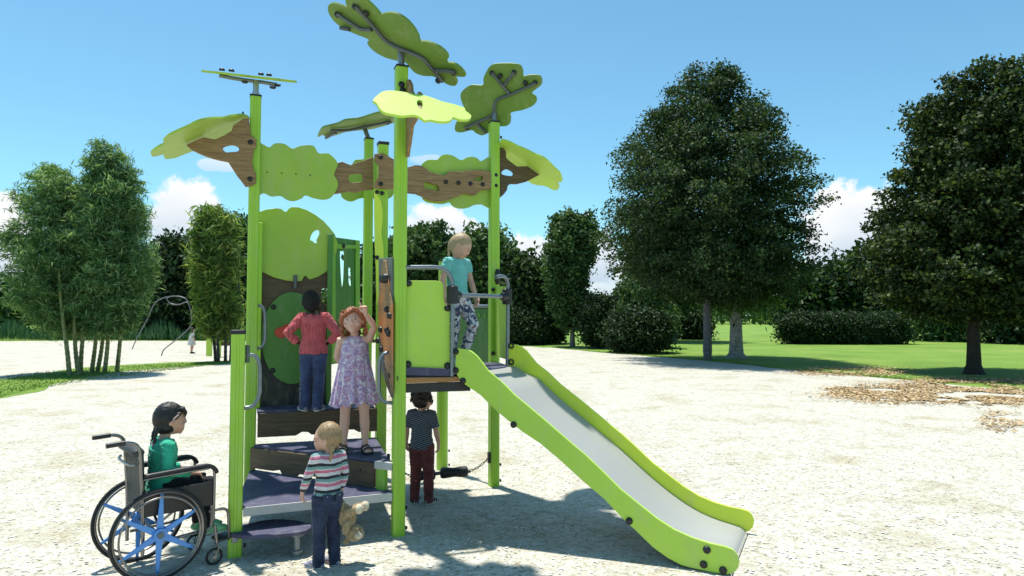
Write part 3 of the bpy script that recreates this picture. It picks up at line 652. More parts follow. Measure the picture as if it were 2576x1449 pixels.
# raised platform with rails and lime panels
XN = (pQ - pP).normalized(); SN = V((XN.y, -XN.x, 0))           # along slide mouth, and outwards
ZP = 1.46
dp = deck('platform_deck', [i_(pA, .05, -.03), pP + SN * .02, pQ + SN * .02, i_(pB, .04, -.04), i_(pB, -.06, .05), i_(pG, .07, -.05), i_(pG, .04, .07), i_(pA, -.03, .07)], ZP, .05)
AP = (pP - pA).normalized(); nAP = V((AP.y, -AP.x, 0)); nAP = nAP if nAP.y < 0 else -nAP
BQ = (pQ - pB).normalized(); nBQ = V((BQ.y, -BQ.x, 0))
def railplate(name, pts, p0, n, off, th, m, par): return plate(name, cv(c4, pts), p0 + n * off, n, th, m, par)
railplate('platform_beam', [(333, 1116), (660, 1128), (660, 1180), (333, 1172)], pA, nAP, .03, .03, M['deck'], dp)
o = railplate('orange_board', [(333, 1190), (715, 1186), (732, 1200), (732, 1218), (333, 1232)], pA, nAP, .045, .03, M['orange'], dp)
railplate('platform_beam', [(333, 1236), (740, 1222), (800, 1262), (800, 1286), (333, 1300)], pA, nAP, .03, .05, M['black'], dp)
lp1 = railplate('side_panel', [(320, 487), (550, 487), (585, 493), (603, 515), (608, 560), (609, 610), (613, 645), (630, 672), (650, 690), (650, 1125), (320, 1113)], pA, nAP, .0, .02, M['lime'], TW)
for q in [(350, 507), (633, 687), (347, 1092), (633, 1103)]: bolt(lp1, onP(*c4(*q), pA, nAP), nAP, .032, .03)
nb2 = nBQ if nBQ.y < 0 else -nBQ
lp2 = plate('side_panel', cv(c4, [(965, 540), (1000, 528), (1053, 527), (1053, 1056), (975, 1034)]), pB, nb2, .02, M['lime'])
for q in [(962, 553), (962, 1013)]: bolt(oB, onP(*c4(*q), pB + NF * .056, NF), NF, .024)
BE = (pE - pB).normalized(); nBE = V((BE.y, -BE.x, 0)); nBE = nBE if nBE.y < 0 else -nBE
bp = plate('back_panel', cv(c4, [(600, 690), (935, 690), (935, 1082), (600, 1060)]), pB, nBE, .02, M['deepgreen'])
for q in ([(850, 725), (862, 722), (872, 745), (862, 752)], [(905, 725), (912, 735), (905, 757), (895, 745)]): plate('leaf_mark', cv(c4, q), pB + nBE * .006, nBE, .005, M['green'], bp)
mb = MB(); mb.tube([onP(*c4(600, 668), pB, nBE), onP(*c4(930, 674), pB, nBE)], .022, 12); mk('rail', mb, M['greytube'], TW)
def rail(pts, p0, n, r=.021):
    mb = MB(); mb.tube(catmull([onP(*c4(*q), p0, n) for q in pts], 5, False), r, 14); return mk('rail', mb, M['greytube'], TW)
r1 = rail([(330, 391), (450, 390), (545, 391), (600, 402), (640, 432), (664, 480), (671, 540), (670, 700), (668, 950), (666, 1180)], pA + nAP * .035, nAP)
r2 = rail([(985, 462), (1025, 455), (1055, 468), (1068, 500), (1071, 560), (1070, 800), (1067, 1105)], pQ, SN)
k0 = onP(*c4(668, 590), pA + nAP * .035, nAP); k1 = onP(*c4(1066, 604), pQ, SN)
mb = MB(); mb.tube([k0, k1], .023, 14); mk('cross_bar', mb, M['greytube'], TW)
for p, a in ((k0, r1), (k1, r2)):
    mb = MB(); d = (k1 - k0).normalized(); mb.tube([p - Z0 * .085, p - Z0 * .075, p + Z0 * .075, p + Z0 * .085], [.045, .055, .055, .045], 12); s = 1 if p is k0 else -1; mb.tube([p, p + d * s * .1, p + d * s * .13], [.05, .045, .034], 12); mk('clamp', mb, M['black'], a)
cp = onP(*c4(984, 462), pB, NF) + NF * .06; mb = MB(); mb.tube([cp - Z0 * .09, cp - Z0 * .05, cp + Z0 * .05, cp + Z0 * .09], [.022, .035, .035, .022], 12); mk('clamp', mb, M['black'], r2)
mb = MB(); mb.tube([cp, onP(*c4(1000, 460), pQ, SN)], .021, 12); mk('rail', mb, M['greytube'], TW)
def handle(pts, p0, n, f=c3):
    mb = MB(); mb.tube(catmull([onP(*q, p0, n) for q in pts], 4, False), .017, 12); mk('grab_handle', mb, M['greytube'], TW)
handle(cv(c3, [(195, 765), (235, 764), (262, 780), (276, 815), (279, 900), (277, 1000), (266, 1045), (242, 1070), (195, 1078)]), pC + NF * .01, NF)
handle(cv(c3, [(120, 1123), (185, 1124), (215, 1140), (233, 1175), (240, 1230), (240, 1400)]) + cv(c2, [(333, 60), (325, 160), (300, 215), (265, 240), (205, 250)]), pF + WD * .03, NF)
handle(cv(c3, [(1210, 1107), (1160, 1108), (1125, 1130), (1106, 1180), (1104, 1300), (1104, 1420)]) + cv(c2, [(1183, 60), (1186, 130), (1200, 180), (1230, 205), (1280, 212)]), pA - NF * .02, NF)
mb = MB(); q = onP(*c3(150, 1050), pF + WD * .03, NF); mb.tube([q, q - Z0 * .15], .02, 10); mk('handle_foot', mb, M['darksteel'], TW)

# slide
def slide():
    lowL = atZ(*c8(1690, 1440)); lowL.z = 0
    d = (lowL - pP); d.z = 0; d.normalize(); n = V((d.y, -d.x, 0)); n = n if n.y < 0 else -n
    p0 = pP + n * .03
    out = cv(c8, [(165, 166), (190, 162), (218, 164), (252, 176), (285, 203), (308, 232), (330, 262), (350, 288), (420, 345), (500, 425), (650, 550), (800, 680), (900, 765), (1000, 860), (1100, 960), (1200, 1040), (1300, 1120), (1400, 1185), (1500, 1230), (1600, 1262), (1690, 1282), (1730, 1297), (1757, 1325), (1770, 1368), (1762, 1405), (1737, 1432), (1700, 1441), (1640, 1434), (1500, 1405), (1440, 1388), (1360, 1345), (1280, 1287), (1180, 1190), (1100, 1115), (1000, 1010), (880, 910), (750, 790), (640, 698), (540, 632), (480, 584), (400, 520), (300, 422), (215, 365), (175, 320), (160, 285)])
    lp = [onP(*q, p0, n) for q in out]; wv = (pQ - pP); wv = -n * abs(wv.dot(n)) * .985
    print('slide', d, 'width', wv.length, 'lowz', min(p.z for p in lp))
    st = lambda p: ((p - p0).dot(d), p.z)
    top = [st(p) for p in lp[7:21]]
    prof = [(-.06, ZP - .012), (.16, ZP - .014), (.26, ZP - .04)]
    def topz(s):
        for (a, z0), (b, z1) in zip(top, top[1:]):
            if a <= s <= b: return z0 + (z1 - z0) * (s - a) / (b - a)
        return None
    s = .42
    while s < top[-1][0]:
        z = topz(s)
        if z: prof.append((s, z - .17))
        s += .07
    e = prof[-1]
    prof = [p for p in prof if p[0] < top[-1][0] - .05]
    # soften profile
    for _ in range(6): prof = [prof[0], prof[1]] + [(prof[i][0], (prof[i - 1][1] + 2 * prof[i][1] + prof[i + 1][1]) / 4) for i in range(2, len(prof) - 1)] + [prof[-1]]
    es, ez = prof[-1]
    prof += [(es + .06, ez - .012), (es + .10, ez - .035), (es + .125, ez - .075), (es + .13, .02)]
    pr = prof + [(a, b - .02) for a, b in prof[::-1]]
    mb = MB(); m = len(prof); seg = 14; cols = seg + 1
    vs = []
    for k in range(cols):
        t = k / seg; base = p0 - n * .022 + (wv + n * .03) * t
        e2 = max(0, abs(t - .5) * 2 - .8) / .2; lift = .012 * e2 * e2
        for (a, z) in prof: vs.append(V((base.x, base.y, z + lift)) + d * a)
    for k in range(cols):
        t = k / seg; base = p0 - n * .022 + (wv + n * .03) * t
        for (a, z) in prof: vs.append(V((base.x, base.y, max(.01, z - .02))) + d * (a - .012))
    fs = []
    for k in range(seg):
        for i in range(m - 1):
            a = k * m + i; fs.append((a, a + 1, a + m + 1, a + m)); o_ = cols * m; fs.append((o_ + a, o_ + a + m, o_ + a + m + 1, o_ + a + 1))
    mb.add(vs, fs)
    ch = mk('slide_chute', mb, M['chute'], TW, ang=60)
    a = mk('slide_side', panel([lp], -n, .022), M['lime'], ch, bevel=.005)
    b = mk('slide_side', panel([[p + wv for p in lp]], -n, .022), M['lime_lit'], ch, bevel=.005)  # same plastic as the near side, bounced light painted into its colour
    for q in [(493, 592), (1147, 1137), (1586, 1300), (1568, 1383), (1678, 1416), (167, 178), (167, 285), (207, 344)]: bolt(a, onP(*c8(*q), p0, n), n, .03, .022)
    p2 = p0 + wv + n * .001
    for q in [(480, 146), (480, 238)]:
        mb = MB(); c = onP(*c8(*q), p2, n); mb.torus(c + n * .008, n, .026, .009, 20, 8); mk('ring_bolt', mb, M['black'], b)
slide()

# rolling beam hung on chains under the platform
RL = empty('roller_beam', (pB + pG) / 2, 'black rubber roller beam hung on chains under the raised platform', 'roller beam')
def roller():
    q1 = pB + NF * .03 - U * .07; q1 = V((q1.x, q1.y, atY(1229, 1151, q1.y).z)); q0 = pG + U * .09; q0 = V((q0.x, q0.y, .40))
    yy = lambda t: q1.y + (q0.y - q1.y) * t
    r1, r0 = atY(1176, 1186, yy(.26)), atY(1108, 1190, yy(.50)); s1, s0 = atY(1094, 1192, yy(.54)), atY(1040, 1199, yy(.74))
    for a, b in ((r1, r0), (s1, s0)):
        d = (b - a); pts = [a, a + d * .04, a + d * .15, a + d * .5, a + d * .85, a + d * .96, b]
        mb = MB(); mb.tube(pts, [.045, .062, .064, .052, .064, .062, .045], 16); mk('roller', mb, M['black'], RL)
    mb = MB(); mb.tube([r0, s1], .02, 10); mb.tube([r1 + (r1 - r0) * .1, r1], .02, 10); mb.tube([s0, s0 + (s0 - s1) * .1], .02, 10); mk('axle', mb, M['darksteel'], RL)
    def chain(a, b):
        n = int((b - a).length / .034); d = (b - a).normalized(); x = d.orthogonal().normalized(); y = d.cross(x); mb = MB()
        for i in range(n):
            c = a.lerp(b, (i + .5) / n) - Z0 * (.03 * math.sin(math.pi * (i + .5) / n)); s = x if i % 2 else y
            mb.tube([c + d * (.022 * math.cos(t)) + s * (.011 * math.sin(t)) for t in np.linspace(0, 6.283, 13)[:-1]], .0045, 6, closed=True, ref=d.cross(s))
        mk('chain', mb, M['black'], RL)
    chain(r1, q1); chain(s0, q0)
    for q in (q1, q0):
        mb = MB(); mb.box(q, (.03, .05, .13), (U, WD, Z0)); mk('chain_bracket', mb, M['black'], RL, bevel=.006)
roller()
# ------------------------------------------------------------------ people
def vox(mb, size, sm=3, name='tmp'):
    """join overlapping closed shapes into one continuous skin"""
    me = mb.mesh(name); o = bpy.data.objects.new(name, me); COL.objects.link(o)
    r = o.modifiers.new('r', 'REMESH'); r.mode = 'VOXEL'; r.voxel_size = size; r.use_smooth_shade = True
    if sm: s = o.modifiers.new('s', 'SMOOTH'); s.factor = .5; s.iterations = sm
    bpy.context.view_layer.update(); dg = bpy.context.evaluated_depsgraph_get()
    out = bpy.data.meshes.new_from_object(o.evaluated_get(dg)); bpy.data.objects.remove(o); bpy.data.meshes.remove(me)
    return out
def displace(me, fn):
    n = len(me.vertices); co = np.empty(n * 3, np.float32); me.vertices.foreach_get('co', co); co = co.reshape(-1, 3)
    no = np.empty(n * 3, np.float32); me.vertex_normals.foreach_get('vector', no) if hasattr(me, 'vertex_normals') else me.vertices.foreach_get('normal', no); no = no.reshape(-1, 3)
    d = np.array([fn(V(c)) for c in co], np.float32); co += no * d[:, None]
    me.vertices.foreach_set('co', co.ravel()); me.update()
def wrinkle(amp, f, st=(1, 1, 2.2), seed=0):
    def g(c):
        q = V((c.x * st[0], c.y * st[1], c.z * st[2])) * f + V((seed, seed * .7, 0))
        a = noise.noise(q + V((0, 0, 0))); b = noise.noise(q * 2.3)
        return amp * ((1 - abs(a) * 2.2) * .6 + b * .5)
    return g

def skin_mat(name, col):
    m, nt, b = new_mat(name); co = coords(nt)
    f = noise_t(nt, co, 22, 3); r = tuple(c * k for c, k in zip(col, (1.05, .88, .84)))
    L(nt, ramp(nt, f, [(.35, r), (.65, col)]), b.inputs['Base Color']); b.inputs['Roughness'].default_value = .52; b.inputs['Specular IOR Level'].default_value = .35
    b.inputs['Subsurface Weight'].default_value = .06; b.inputs['Subsurface Radius'].default_value = (.012, .005, .003); b.inputs['Subsurface Scale'].default_value = .5
    return m
def hair_mat(name, c0, c1, fz=(60, 60, 9)):
    m, nt, b = new_mat(name); co = coords(nt, fz); f = noise_t(nt, co, 3, 4, .6)
    L(nt, ramp(nt, f, [(.3, c0), (.7, c1)]), b.inputs['Base Color']); b.inputs['Roughness'].default_value = .45; b.inputs['Specular IOR Level'].default_value = .4
    bump(nt, b, f, .5, .004); return m
def cloth(name, col, var=.15, sc=9, rough=.85, weave=300):
    return simple(name, col, rough, 0, var, sc, .25, weave, .2, .15)
def band_mat(name, stops, period, distort=0, vec=(0, 0, 1)):
    m, nt, b = new_mat(name); co = coords(nt)
    d = N(nt, 'ShaderNodeVectorMath', operation='DOT_PRODUCT'); L(nt, co, d.inputs[0]); d.inputs[1].default_value = vec
    z = math_(nt, 'DIVIDE', d.outputs['Value'], period)
    if distort: z = math_(nt, 'ADD', z, math_(nt, 'MULTIPLY', noise_t(nt, co, 7, 2), distort))
    fr = math_(nt, 'FRACT', z); c = ramp(nt, fr, stops, 'CONSTANT')
    c = mixc(nt, .5, c, ramp(nt, noise_t(nt, co, 18, 4), [(.3, (.72, .72, .74)), (.7, (1, 1, 1))]), 'MULTIPLY')
    L(nt, c, b.inputs['Base Color']); b.inputs['Roughness'].default_value = .88; b.inputs['Sheen Weight'].default_value = .15
    bump(nt, b, noise_t(nt, co, 260, 2), .25, .002); return m
def print_mat(name, base, cols, scale, thr=.5):
    m, nt, b = new_mat(name); co = coords(nt); c = base
    for i, (col, sc, t) in enumerate(cols):
        mp = N(nt, 'ShaderNodeMapping'); mp.inputs['Location'].default_value = (i * 3.1, i * 1.7, i * 2.3); L(nt, co, mp.inputs[0])
        f = noise_t(nt, mp.outputs[0], sc * scale, 2, .55, .6)
        s = ramp(nt, f, [(t, (0, 0, 0)), (t + .025, (1, 1, 1))]); c = mixc(nt, s, c, col)
    L(nt, c, b.inputs['Base Color']); b.inputs['Roughness'].default_value = .85; b.inputs['Sheen Weight'].default_value = .1
    bump(nt, b, noise_t(nt, co, 250, 2), .2, .002); return m
EYEW = simple('eye_white', (.75, .73, .70), .25, var=.02, bmp=0); EYED = simple('eye_iris', (.03, .025, .02), .15, var=.02, bmp=0)

def hand(mb, w, d, n, t, Lh, curl=.35, point=False, spread=1.0):
    """palm, four fingers and a thumb: wrist w, direction d, palm normal n, thumb side t"""
    d = V(d).normalized(); n = V(n); n = (n - d * n.dot(d)).normalized(); t0 = d.cross(n); t = t0 if t0.dot(V(t)) > 0 else -t0
    mb.tube([w - d * Lh * .06, w + d * Lh * .12, w + d * Lh * .34, w + d * Lh * .5], [(.15 * Lh, .12 * Lh), (.19 * Lh, .115 * Lh), (.225 * Lh, .105 * Lh), (.215 * Lh, .09 * Lh)], 12, 'round', ref=t)
    ln = (.40, .46, .50, .44)          # little, ring, middle, index
    for i in range(4):
        off = (i - 1.5) * .118 * Lh; base = w + d * (Lh * (.46 - .02 * abs(i - 2))) + t * off
        dd = (d + t * ((i - 1.5) * .13 * spread)).normalized(); c = curl * (1 + .12 * (1.5 - i)); p = base; pts = [p]
        if point and i == 3: c = .03
        elif point: c = 1.15
        for k, fr in enumerate((.42, .32, .26)):
            dd = (dd * math.cos(c) + n * math.sin(c)); dd.normalize(); nn = (n - dd * n.dot(dd)).normalized()
            p = p + dd * (ln[i] * Lh * fr); pts.append(p)
            n_ = nn
            # keep curling in the same plane
            n = V(n)
            c = c * (1.0 if k == 0 else .8)
            dd = (dd * math.cos(c * .0) + n_ * math.sin(c * .0)).normalized()
        mb.tube(pts, [.062 * Lh, .06 * Lh, .055 * Lh, .045 * Lh], 8, 'round', ref=t)
    b = w + d * Lh * .14 + t * Lh * .14; k = w + d * Lh * .30 + t * Lh * .29 + n * Lh * .06; e = w + d * Lh * .50 + t * Lh * .33 + n * Lh * (.06 + .2 * min(curl, .8))
    mb.tube([b, k, (k + e) / 2, e], [.085 * Lh, .075 * Lh, .065 * Lh, .052 * Lh], 8, 'round')

def joints(H, **ov):
    J = {'pelvis': (0, 0, .50), 'chest': (0, .004, .70), 'neck': (0, .006, .795), 'head': (0, -.012, .90)}
    for s, k in ((1, 'L'), (-1, 'R')):
        J['hip' + k] = (s * .048, 0, .49); J['knee' + k] = (s * .052, -.012, .27); J['ank' + k] = (s * .055, .012, .042); J['toe' + k] = (s * .066, -.085, .018)
        J['sh' + k] = (s * .098, .006, .772); J['el' + k] = (s * .128, .014, .635); J['wr' + k] = (s * .140, -.022, .515); J['hd' + k] = (s * .02, -.15, -1); J['hn' + k] = (-s, 0, 0); J['ht' + k] = (0, -1, 0)
    J.update(ov)
    return {k: (V(v) if k[:2] in ('hd', 'hn', 'ht') else V(v) * H) for k, v in J.items()}

TORSO = [(.00, .078, .064), (.06, .090, .072), (.16, .088, .066), (.34, .079, .058), (.52, .080, .058), (.70, .089, .062), (.84, .094, .060), (.93, .086, .050), (1.0, .052, .042)]
def torso(mb, J, H, ease=0., t0=0., t1=1.0, flare=0., seg=20, kid=1.0):
    a, b = J['pelvis'] + V((0, 0, -.045 * H)), J['neck'] + V((0, 0, -.005 * H)); sx = (J['shL'] - J['shR']); sx.z *= .5; sx.normalize()
    pts = []; rs = []
    mid = J['chest']
    for t, w, d in TORSO:
        if t < t0 - .001 or t > t1 + .001: continue
        p = a.lerp(b, t); q = 1 - abs(t - .55) * 2; 
        lin = a.lerp(b, .6); p = p + (mid - lin) * max(0, 1 - abs(t - .6) / .6) * .5
        e = ease + flare * max(0, (.5 - t)) * 2
        pts.append(p); rs.append((w * H * kid + e, d * H * kid + e))
    mb.tube(pts, rs, seg, 'flat', ref=sx)

def head_fn(hs):
    a, b, c = .385 * hs, .46 * hs, .5 * hs
    def f(d):
        x, y, z = d.x, d.y, d.z
        kx = 1.0; ky = 1.0
        if z < 0:
            t = -z; kx = 1 - .30 * t ** 1.6
            if y > 0: ky = 1 - .42 * t
            else: ky = 1 + .92 * t ** 3.2
        else:
            kx = 1 - .05 * z
        if y < 0: y = -(abs(y) ** .92)
        else: y *= 1.06
        return V((x * a * kx, y * b * ky, z * c * (1.0 if z > 0 else .97)))
    return f
def headM(J, H, yaw, pitch, roll):
    return Matrix.Translation(J['head']) @ Matrix.Rotation(R(yaw), 4, 'Z') @ Matrix.Rotation(R(pitch), 4, 'X') @ Matrix.Rotation(R(roll), 4, 'Y')

def person(label, loc, rz, H, J, look, hs_f=.19, yaw=0, pitch=0, roll=0, vs=.0042, sc=1.0):
    root = empty('person', loc, label, 'child', 'children at the play tower' if look.get('grp', 1) else None, rz)
    hs = hs_f * H; Mh = headM(J, H, yaw, pitch, roll)
    fat = look.get('fat', 1.0)
    # ---- body: one continuous skin
    mb = MB(); torso(mb, J, H, -.004 * H)
    for k in 'LR':
        s = 1 if k == 'L' else -1
        hp, kn, an, to = (J[n + k] for n in ('hip', 'knee', 'ank', 'toe'))
        mid = hp.lerp(kn, .45) + V((0, -.004 * H, 0)); cal = kn.lerp(an, .32) + (V((0, .008 * H, 0)) if abs((an - kn).normalized().z) > .8 else V())
        mb.tube([hp, mid, kn, cal, an.lerp(kn, .12), an], [r * H * fat for r in (.052, .046, .033, .0345, .0205, .021)], 14, 'round')
        f = (to - an); f.z = 0; f.normalize()
        heel = an + f * (-.018 * H); heel.z = an.z - .02 * H; tip = to.copy()
        mb.tube([heel, an + f * .03 * H + V((0, 0, -.016 * H)), an.lerp(to, .65) + V((0, 0, -.002 * H)), tip], [(.024 * H, .02 * H), (.028 * H, .024 * H), (.034 * H, .018 * H), (.028 * H, .012 * H)], 12, 'round', ref=f.cross(V((0, 0, 1))))
        sh, el, wr = (J[n + k] for n in ('sh', 'el', 'wr'))
        inn = sh.lerp(J['neck'] + V((0, 0, -.03 * H)), .3)
        mb.tube([inn, sh, sh.lerp(el, .4), el, el.lerp(wr, .3), wr], [r * H * fat for r in (.034, .031, .026, .0215, .023, .0150)], 12, 'round')
        hand(mb, wr, J['hd' + k], J['hn' + k], J['ht' + k], .102 * H, look.get('curl' + k, .38), look.get('point' + k, False))
    nk = J['neck']; hc = Mh @ V((0, .09 * hs, -.22 * hs))
    mb.tube([nk + V((0, .004 * H, -.035 * H)), nk.lerp(hc, .5), hc], [.036 * H, .028 * H, .029 * H], 12, 'round')
    hb = MB(); hb.ell((0, 0, 0), None, fn=head_fn(hs), seg=28, rings=20)
    hb.ell((0, -.455 * hs, -.085 * hs), (.048 * hs, .065 * hs, .055 * hs)); hb.tube([(0, -.435 * hs, .06 * hs), (0, -.475 * hs, -.07 * hs)], [.028 * hs, .036 * hs], 8, 'round')
    hb.ell((0, -.385 * hs, -.235 * hs), (.11 * hs, .042 * hs, .040 * hs)); hb.ell((0, -.372 * hs, -.28 * hs), (.09 * hs, .042 * hs, .036 * hs)); hb.ell((0, -.31 * hs, -.405 * hs), (.12 * hs, .08 * hs, .075 * hs))
    for s in (1, -1):
        hb.ell((s * .20 * hs, -.31 * hs, -.17 * hs), (.12 * hs, .10 * hs, .11 * hs))
        hb.ell((s * .385 * hs, .035 * hs, -.05 * hs), (.032 * hs, .075 * hs, .115 * hs), Matrix.Rotation(s * R(20), 3, 'Z'))
        hb.tube([(s * .07 * hs, -.43 * hs, .075 * hs), (s * .17 * hs, -.405 * hs, .095 * hs), (s * .26 * hs, -.34 * hs, .06 * hs)], .03 * hs, 8, 'round')
    hb.xf(Mh); mb.add(hb.v, hb.f)
    body = mk('body', vox(mb, vs, 3), look['skin'], root, local=True)
    # ---- face
    if look.get('face', 1):
        for s in (1, -1):
            eb = MB(); eb.ell((s * .155 * hs, -.395 * hs, .005 * hs), (.066 * hs, .035 * hs, .036 * hs), Matrix.Rotation(s * R(18), 3, 'Z'), 16, 10); eb.ell((s * (.152 + look.get('gz', 0)) * hs, -.418 * hs, (.006 + look.get('gy', 0)) * hs), (.032 * hs, .022 * hs, .033 * hs), None, 12, 8, mi=1)
            mk('eye', eb.xf(Mh), [EYEW, EYED], body, local=True)
            bb = MB(); bb.tube([(s * .075 * hs, -.445 * hs, .095 * hs), (s * .16 * hs, -.432 * hs, .122 * hs), (s * .245 * hs, -.365 * hs, .10 * hs)], [.006 * hs, .009 * hs, .005 * hs], 6, 'round'); mk('eyebrow', bb.xf(Mh), look['brow'], body, local=True)
            lb = MB(); lb.tube([(s * .09 * hs, -.425 * hs, .018 * hs), (s * .155 * hs, -.43 * hs, .042 * hs), (s * .225 * hs, -.385 * hs, .012 * hs)], .007 * hs, 6, 'round'); mk('eyelash', lb.xf(Mh), look['brow'], body, local=True)
        ms = look.get('smile', .02)
        lb = MB(); lb.tube([(-.125 * hs, -.392 * hs, (-.25 + ms) * hs), (-.06 * hs, -.424 * hs, -.256 * hs), (0, -.431 * hs, -.258 * hs), (.06 * hs, -.424 * hs, -.256 * hs), (.125 * hs, -.392 * hs, (-.25 + ms) * hs)], [.006 * hs, .013 * hs, .015 * hs, .013 * hs, .006 * hs], 8, 'round'); mk('lips', lb.xf(Mh), look['lip'], body, local=True)
    look['_'] = (root, body, Mh, hs, H, J)
    return root

def hair(look, shapes, vs=.005, amp=.004, fq=55, sm=2, strand=(1, 1, .22), name='hair', cap=True, capdim=(.415, .475, .52), capoff=(0, .06, .075), lo=-.45):
    root, body, Mh, hs, H, J = look['_']; mb = MB()
    if cap:
        def fn(d):
            q = V((d.x * capdim[0] * hs, d.y * capdim[1] * hs, d.z * capdim[2] * hs))
            if d.z < 0: q.z = max(q.z, lo * hs); q.x *= 1 - .12 * (-d.z); 
            zz = q.z / hs + capoff[2]; lim = -.34 + .36 * min(1, max(0, (.22 - zz) / .30))
            if zz < .22: q.y = max(q.y, (lim - capoff[1]) * hs)
            return q
        mb.ell(V(capoff) * hs, None, fn=fn, seg=28, rings=20)
    for s in shapes: s(mb, hs)
    mb.xf(Mh); me = vox(mb, vs, sm); Mi = Mh.inverted()
    def g(c):
        q = Mi @ c; q = V((math.atan2(q.x, q.y) * hs * .6, q.length * .8, q.z * strand[2])) * fq
        return amp * (noise.noise(q) + .5 * noise.noise(q * 2.1)) + amp * .5 * noise.noise(c * 45)
    displace(me, g); return mk(name, me, look['hair'], root, local=True)
def shp_tube(pts, rad, seg=10): return lambda mb, hs: mb.tube([V(p) * hs for p in pts], [r * hs for r in (rad if isinstance(rad, (list, tuple)) else [rad] * len(pts))], seg, 'round')
def shp_ell(c, r): return lambda mb, hs: mb.ell(V(c) * hs, [x * hs for x in r], None, 14, 10)
def braid(pts, r0, r1, n=11):
    def f(mb, hs):
        P = catmull([V(p) * hs for p in pts], 8, False)
        for i in range(n):
            t = i / (n - 1); p = P[int(t * (len(P) - 1))]; q = P[min(int(t * (len(P) - 1)) + 1, len(P) - 1)]; d = (q - P[max(int(t * (len(P) - 1)) - 1, 0)]).normalized(); x = d.orthogonal().normalized(); r = (r0 + (r1 - r0) * t) * hs; s = 1 if i % 2 else -1
            mb.tube([p - d * r * .8 + x * s * r * .6, p, p + d * r * .9 - x * s * r * .35], [r * .7, r, r * .6], 8, 'round')
    return f

def shirt(look, m, ease=.010, t0=.12, sleeve=1.0, flare=.0, vs=.007, wr=.004, fq=18, slim=1., puff=0, collar=0, name='shirt', cuff=1.0, st=(1, 1, 2.2)):
    root, body, Mh, hs, H, J = look['_']; mb = MB(); torso(mb, J, H, ease, t0, 1.0, flare)
    mb.tube([J['neck'] + V((0, .002, -.05 * H)), J['neck'] + V((0, .004 * H, -.008 * H + collar * H))], [(.06 * H, .05 * H), (.041 * H, .041 * H)], 16, 'flat')
    for k in 'LR':
        sh, el, w = (J[n + k] for n in ('sh', 'el', 'wr')); inn = sh.lerp(J['neck'] + V((0, 0, -.03 * H)), .42)
        r = [(.038 * H + ease * .75), .0345 * H + ease * .5, .029 * H + ease * .5, .0245 * H + ease * .5, .025 * H + ease * .4, .0185 * H * cuff + ease * .4]
        P = [inn, sh, sh.lerp(el, .45), el, el.lerp(w, .35), w.lerp(el, .06)]
        if sleeve < .99:
            e = sh.lerp(el, sleeve * 2 if sleeve < .5 else 1.0)
            if sleeve >= .5: P[-1] = el.lerp(w, (sleeve - .5) * 2); P[-2] = el.lerp(w, (sleeve - .5) * .7)
            else: P = [inn, sh, sh.lerp(e, .55), e]; r = [r[0], r[1] + puff * .6, r[2] + .003 + puff, r[2] + .002]
        mb.tube(P, r, 16, 'flat')
    me = vox(mb, vs, 3)
    displace(me, wrinkle(wr * 1.5, fq, st, seed=H * 10)); return mk(name, me, m, root, local=True)
def trousers(look, m, ease=.010, top=.24, hem=.03, flare=.0, vs=.007, wr=.0045, fq=17, low=1.0):
    root, body, Mh, hs, H, J = look['_']; mb = MB(); torso(mb, J, H, ease * .7, 0, top)
    for k in 'LR':
        hp, kn, an = (J[n + k] for n in ('hip', 'knee', 'ank')); e = kn.lerp(an, low) + (an - kn).normalized() * (-hem * H + .03 * H if low == 1 else 0)
        mid = hp.lerp(kn, .45)
        mb.tube([hp + (hp - kn).normalized() * .02 * H, hp, mid, kn, kn.lerp(e, .5), e], [.054 * H + ease, .056 * H + ease, .049 * H + ease, .037 * H + ease * .9, .035 * H + ease * .8 + flare * .5, .028 * H + ease * .7 + flare], 16, 'flat')
    me = vox(mb, vs, 3); displace(me, wrinkle(wr * 1.6, fq, seed=3 + H)); return mk('trousers', me, m, root, local=True)
def shoe(look, m, msole, k, hi=0, sandal=False):
    root, body, Mh, hs, H, J = look['_']; an, to = J['ank' + k], J['toe' + k]; f = (to - an); f.z = 0; ln = f.length; f.normalize(); x = f.cross(V((0, 0, 1))); zb = to.z - .017 * H
    heel = V((an.x, an.y, 0)) - f * .03 * H; P = lambda t, z: heel + f * (t * (ln + .055 * H)) + V((0, 0, zb + z * H))
    sb = MB(); sb.tube([P(-.02, .006), P(.06, .006), P(.35, .006), P(.7, .006), P(.93, .007), P(1.0, .009)], [(.016 * H, .007 * H), (.028 * H, .0085 * H), (.030 * H, .0085 * H), (.038 * H, .0085 * H), (.028 * H, .008 * H), (.012 * H, .006 * H)], 14, 'flat', ref=x)
    if sandal:
        s = mk('shoe', sb, m, root, local=True)
        for t, w in ((.72, .036), (.40, .032), (.12, .026)):
            st = MB(); st.tube([P(t, .008) + x * (math.cos(a) * w * H) + V((0, 0, max(0, math.sin(a)) * (.034 if t > .6 else .045 if t > .3 else .058) * H)) for a in np.linspace(-.1, 3.24, 11)], [(.011 * H, .0035 * H)] * 11, 6, 'flat', ref=f); mk('strap', st, m, s, local=True)
        return
    ub = MB(); ub.tube([P(-.01, .022), P(.06, .026), P(.2, .034 + hi), P(.42, .036), P(.62, .026), P(.85, .020), P(.99, .015)], [(.018 * H, .016 * H), (.029 * H, .024 * H), (.030 * H, .032 * H), (.031 * H, .030 * H), (.036 * H, .02 * H), (.034 * H, .016 * H), (.015 * H, .009 * H)], 16, 'round', ref=x)
    s = mk('shoe', ub, m, root, local=True); mk('sole', sb, msole, s, local=True)
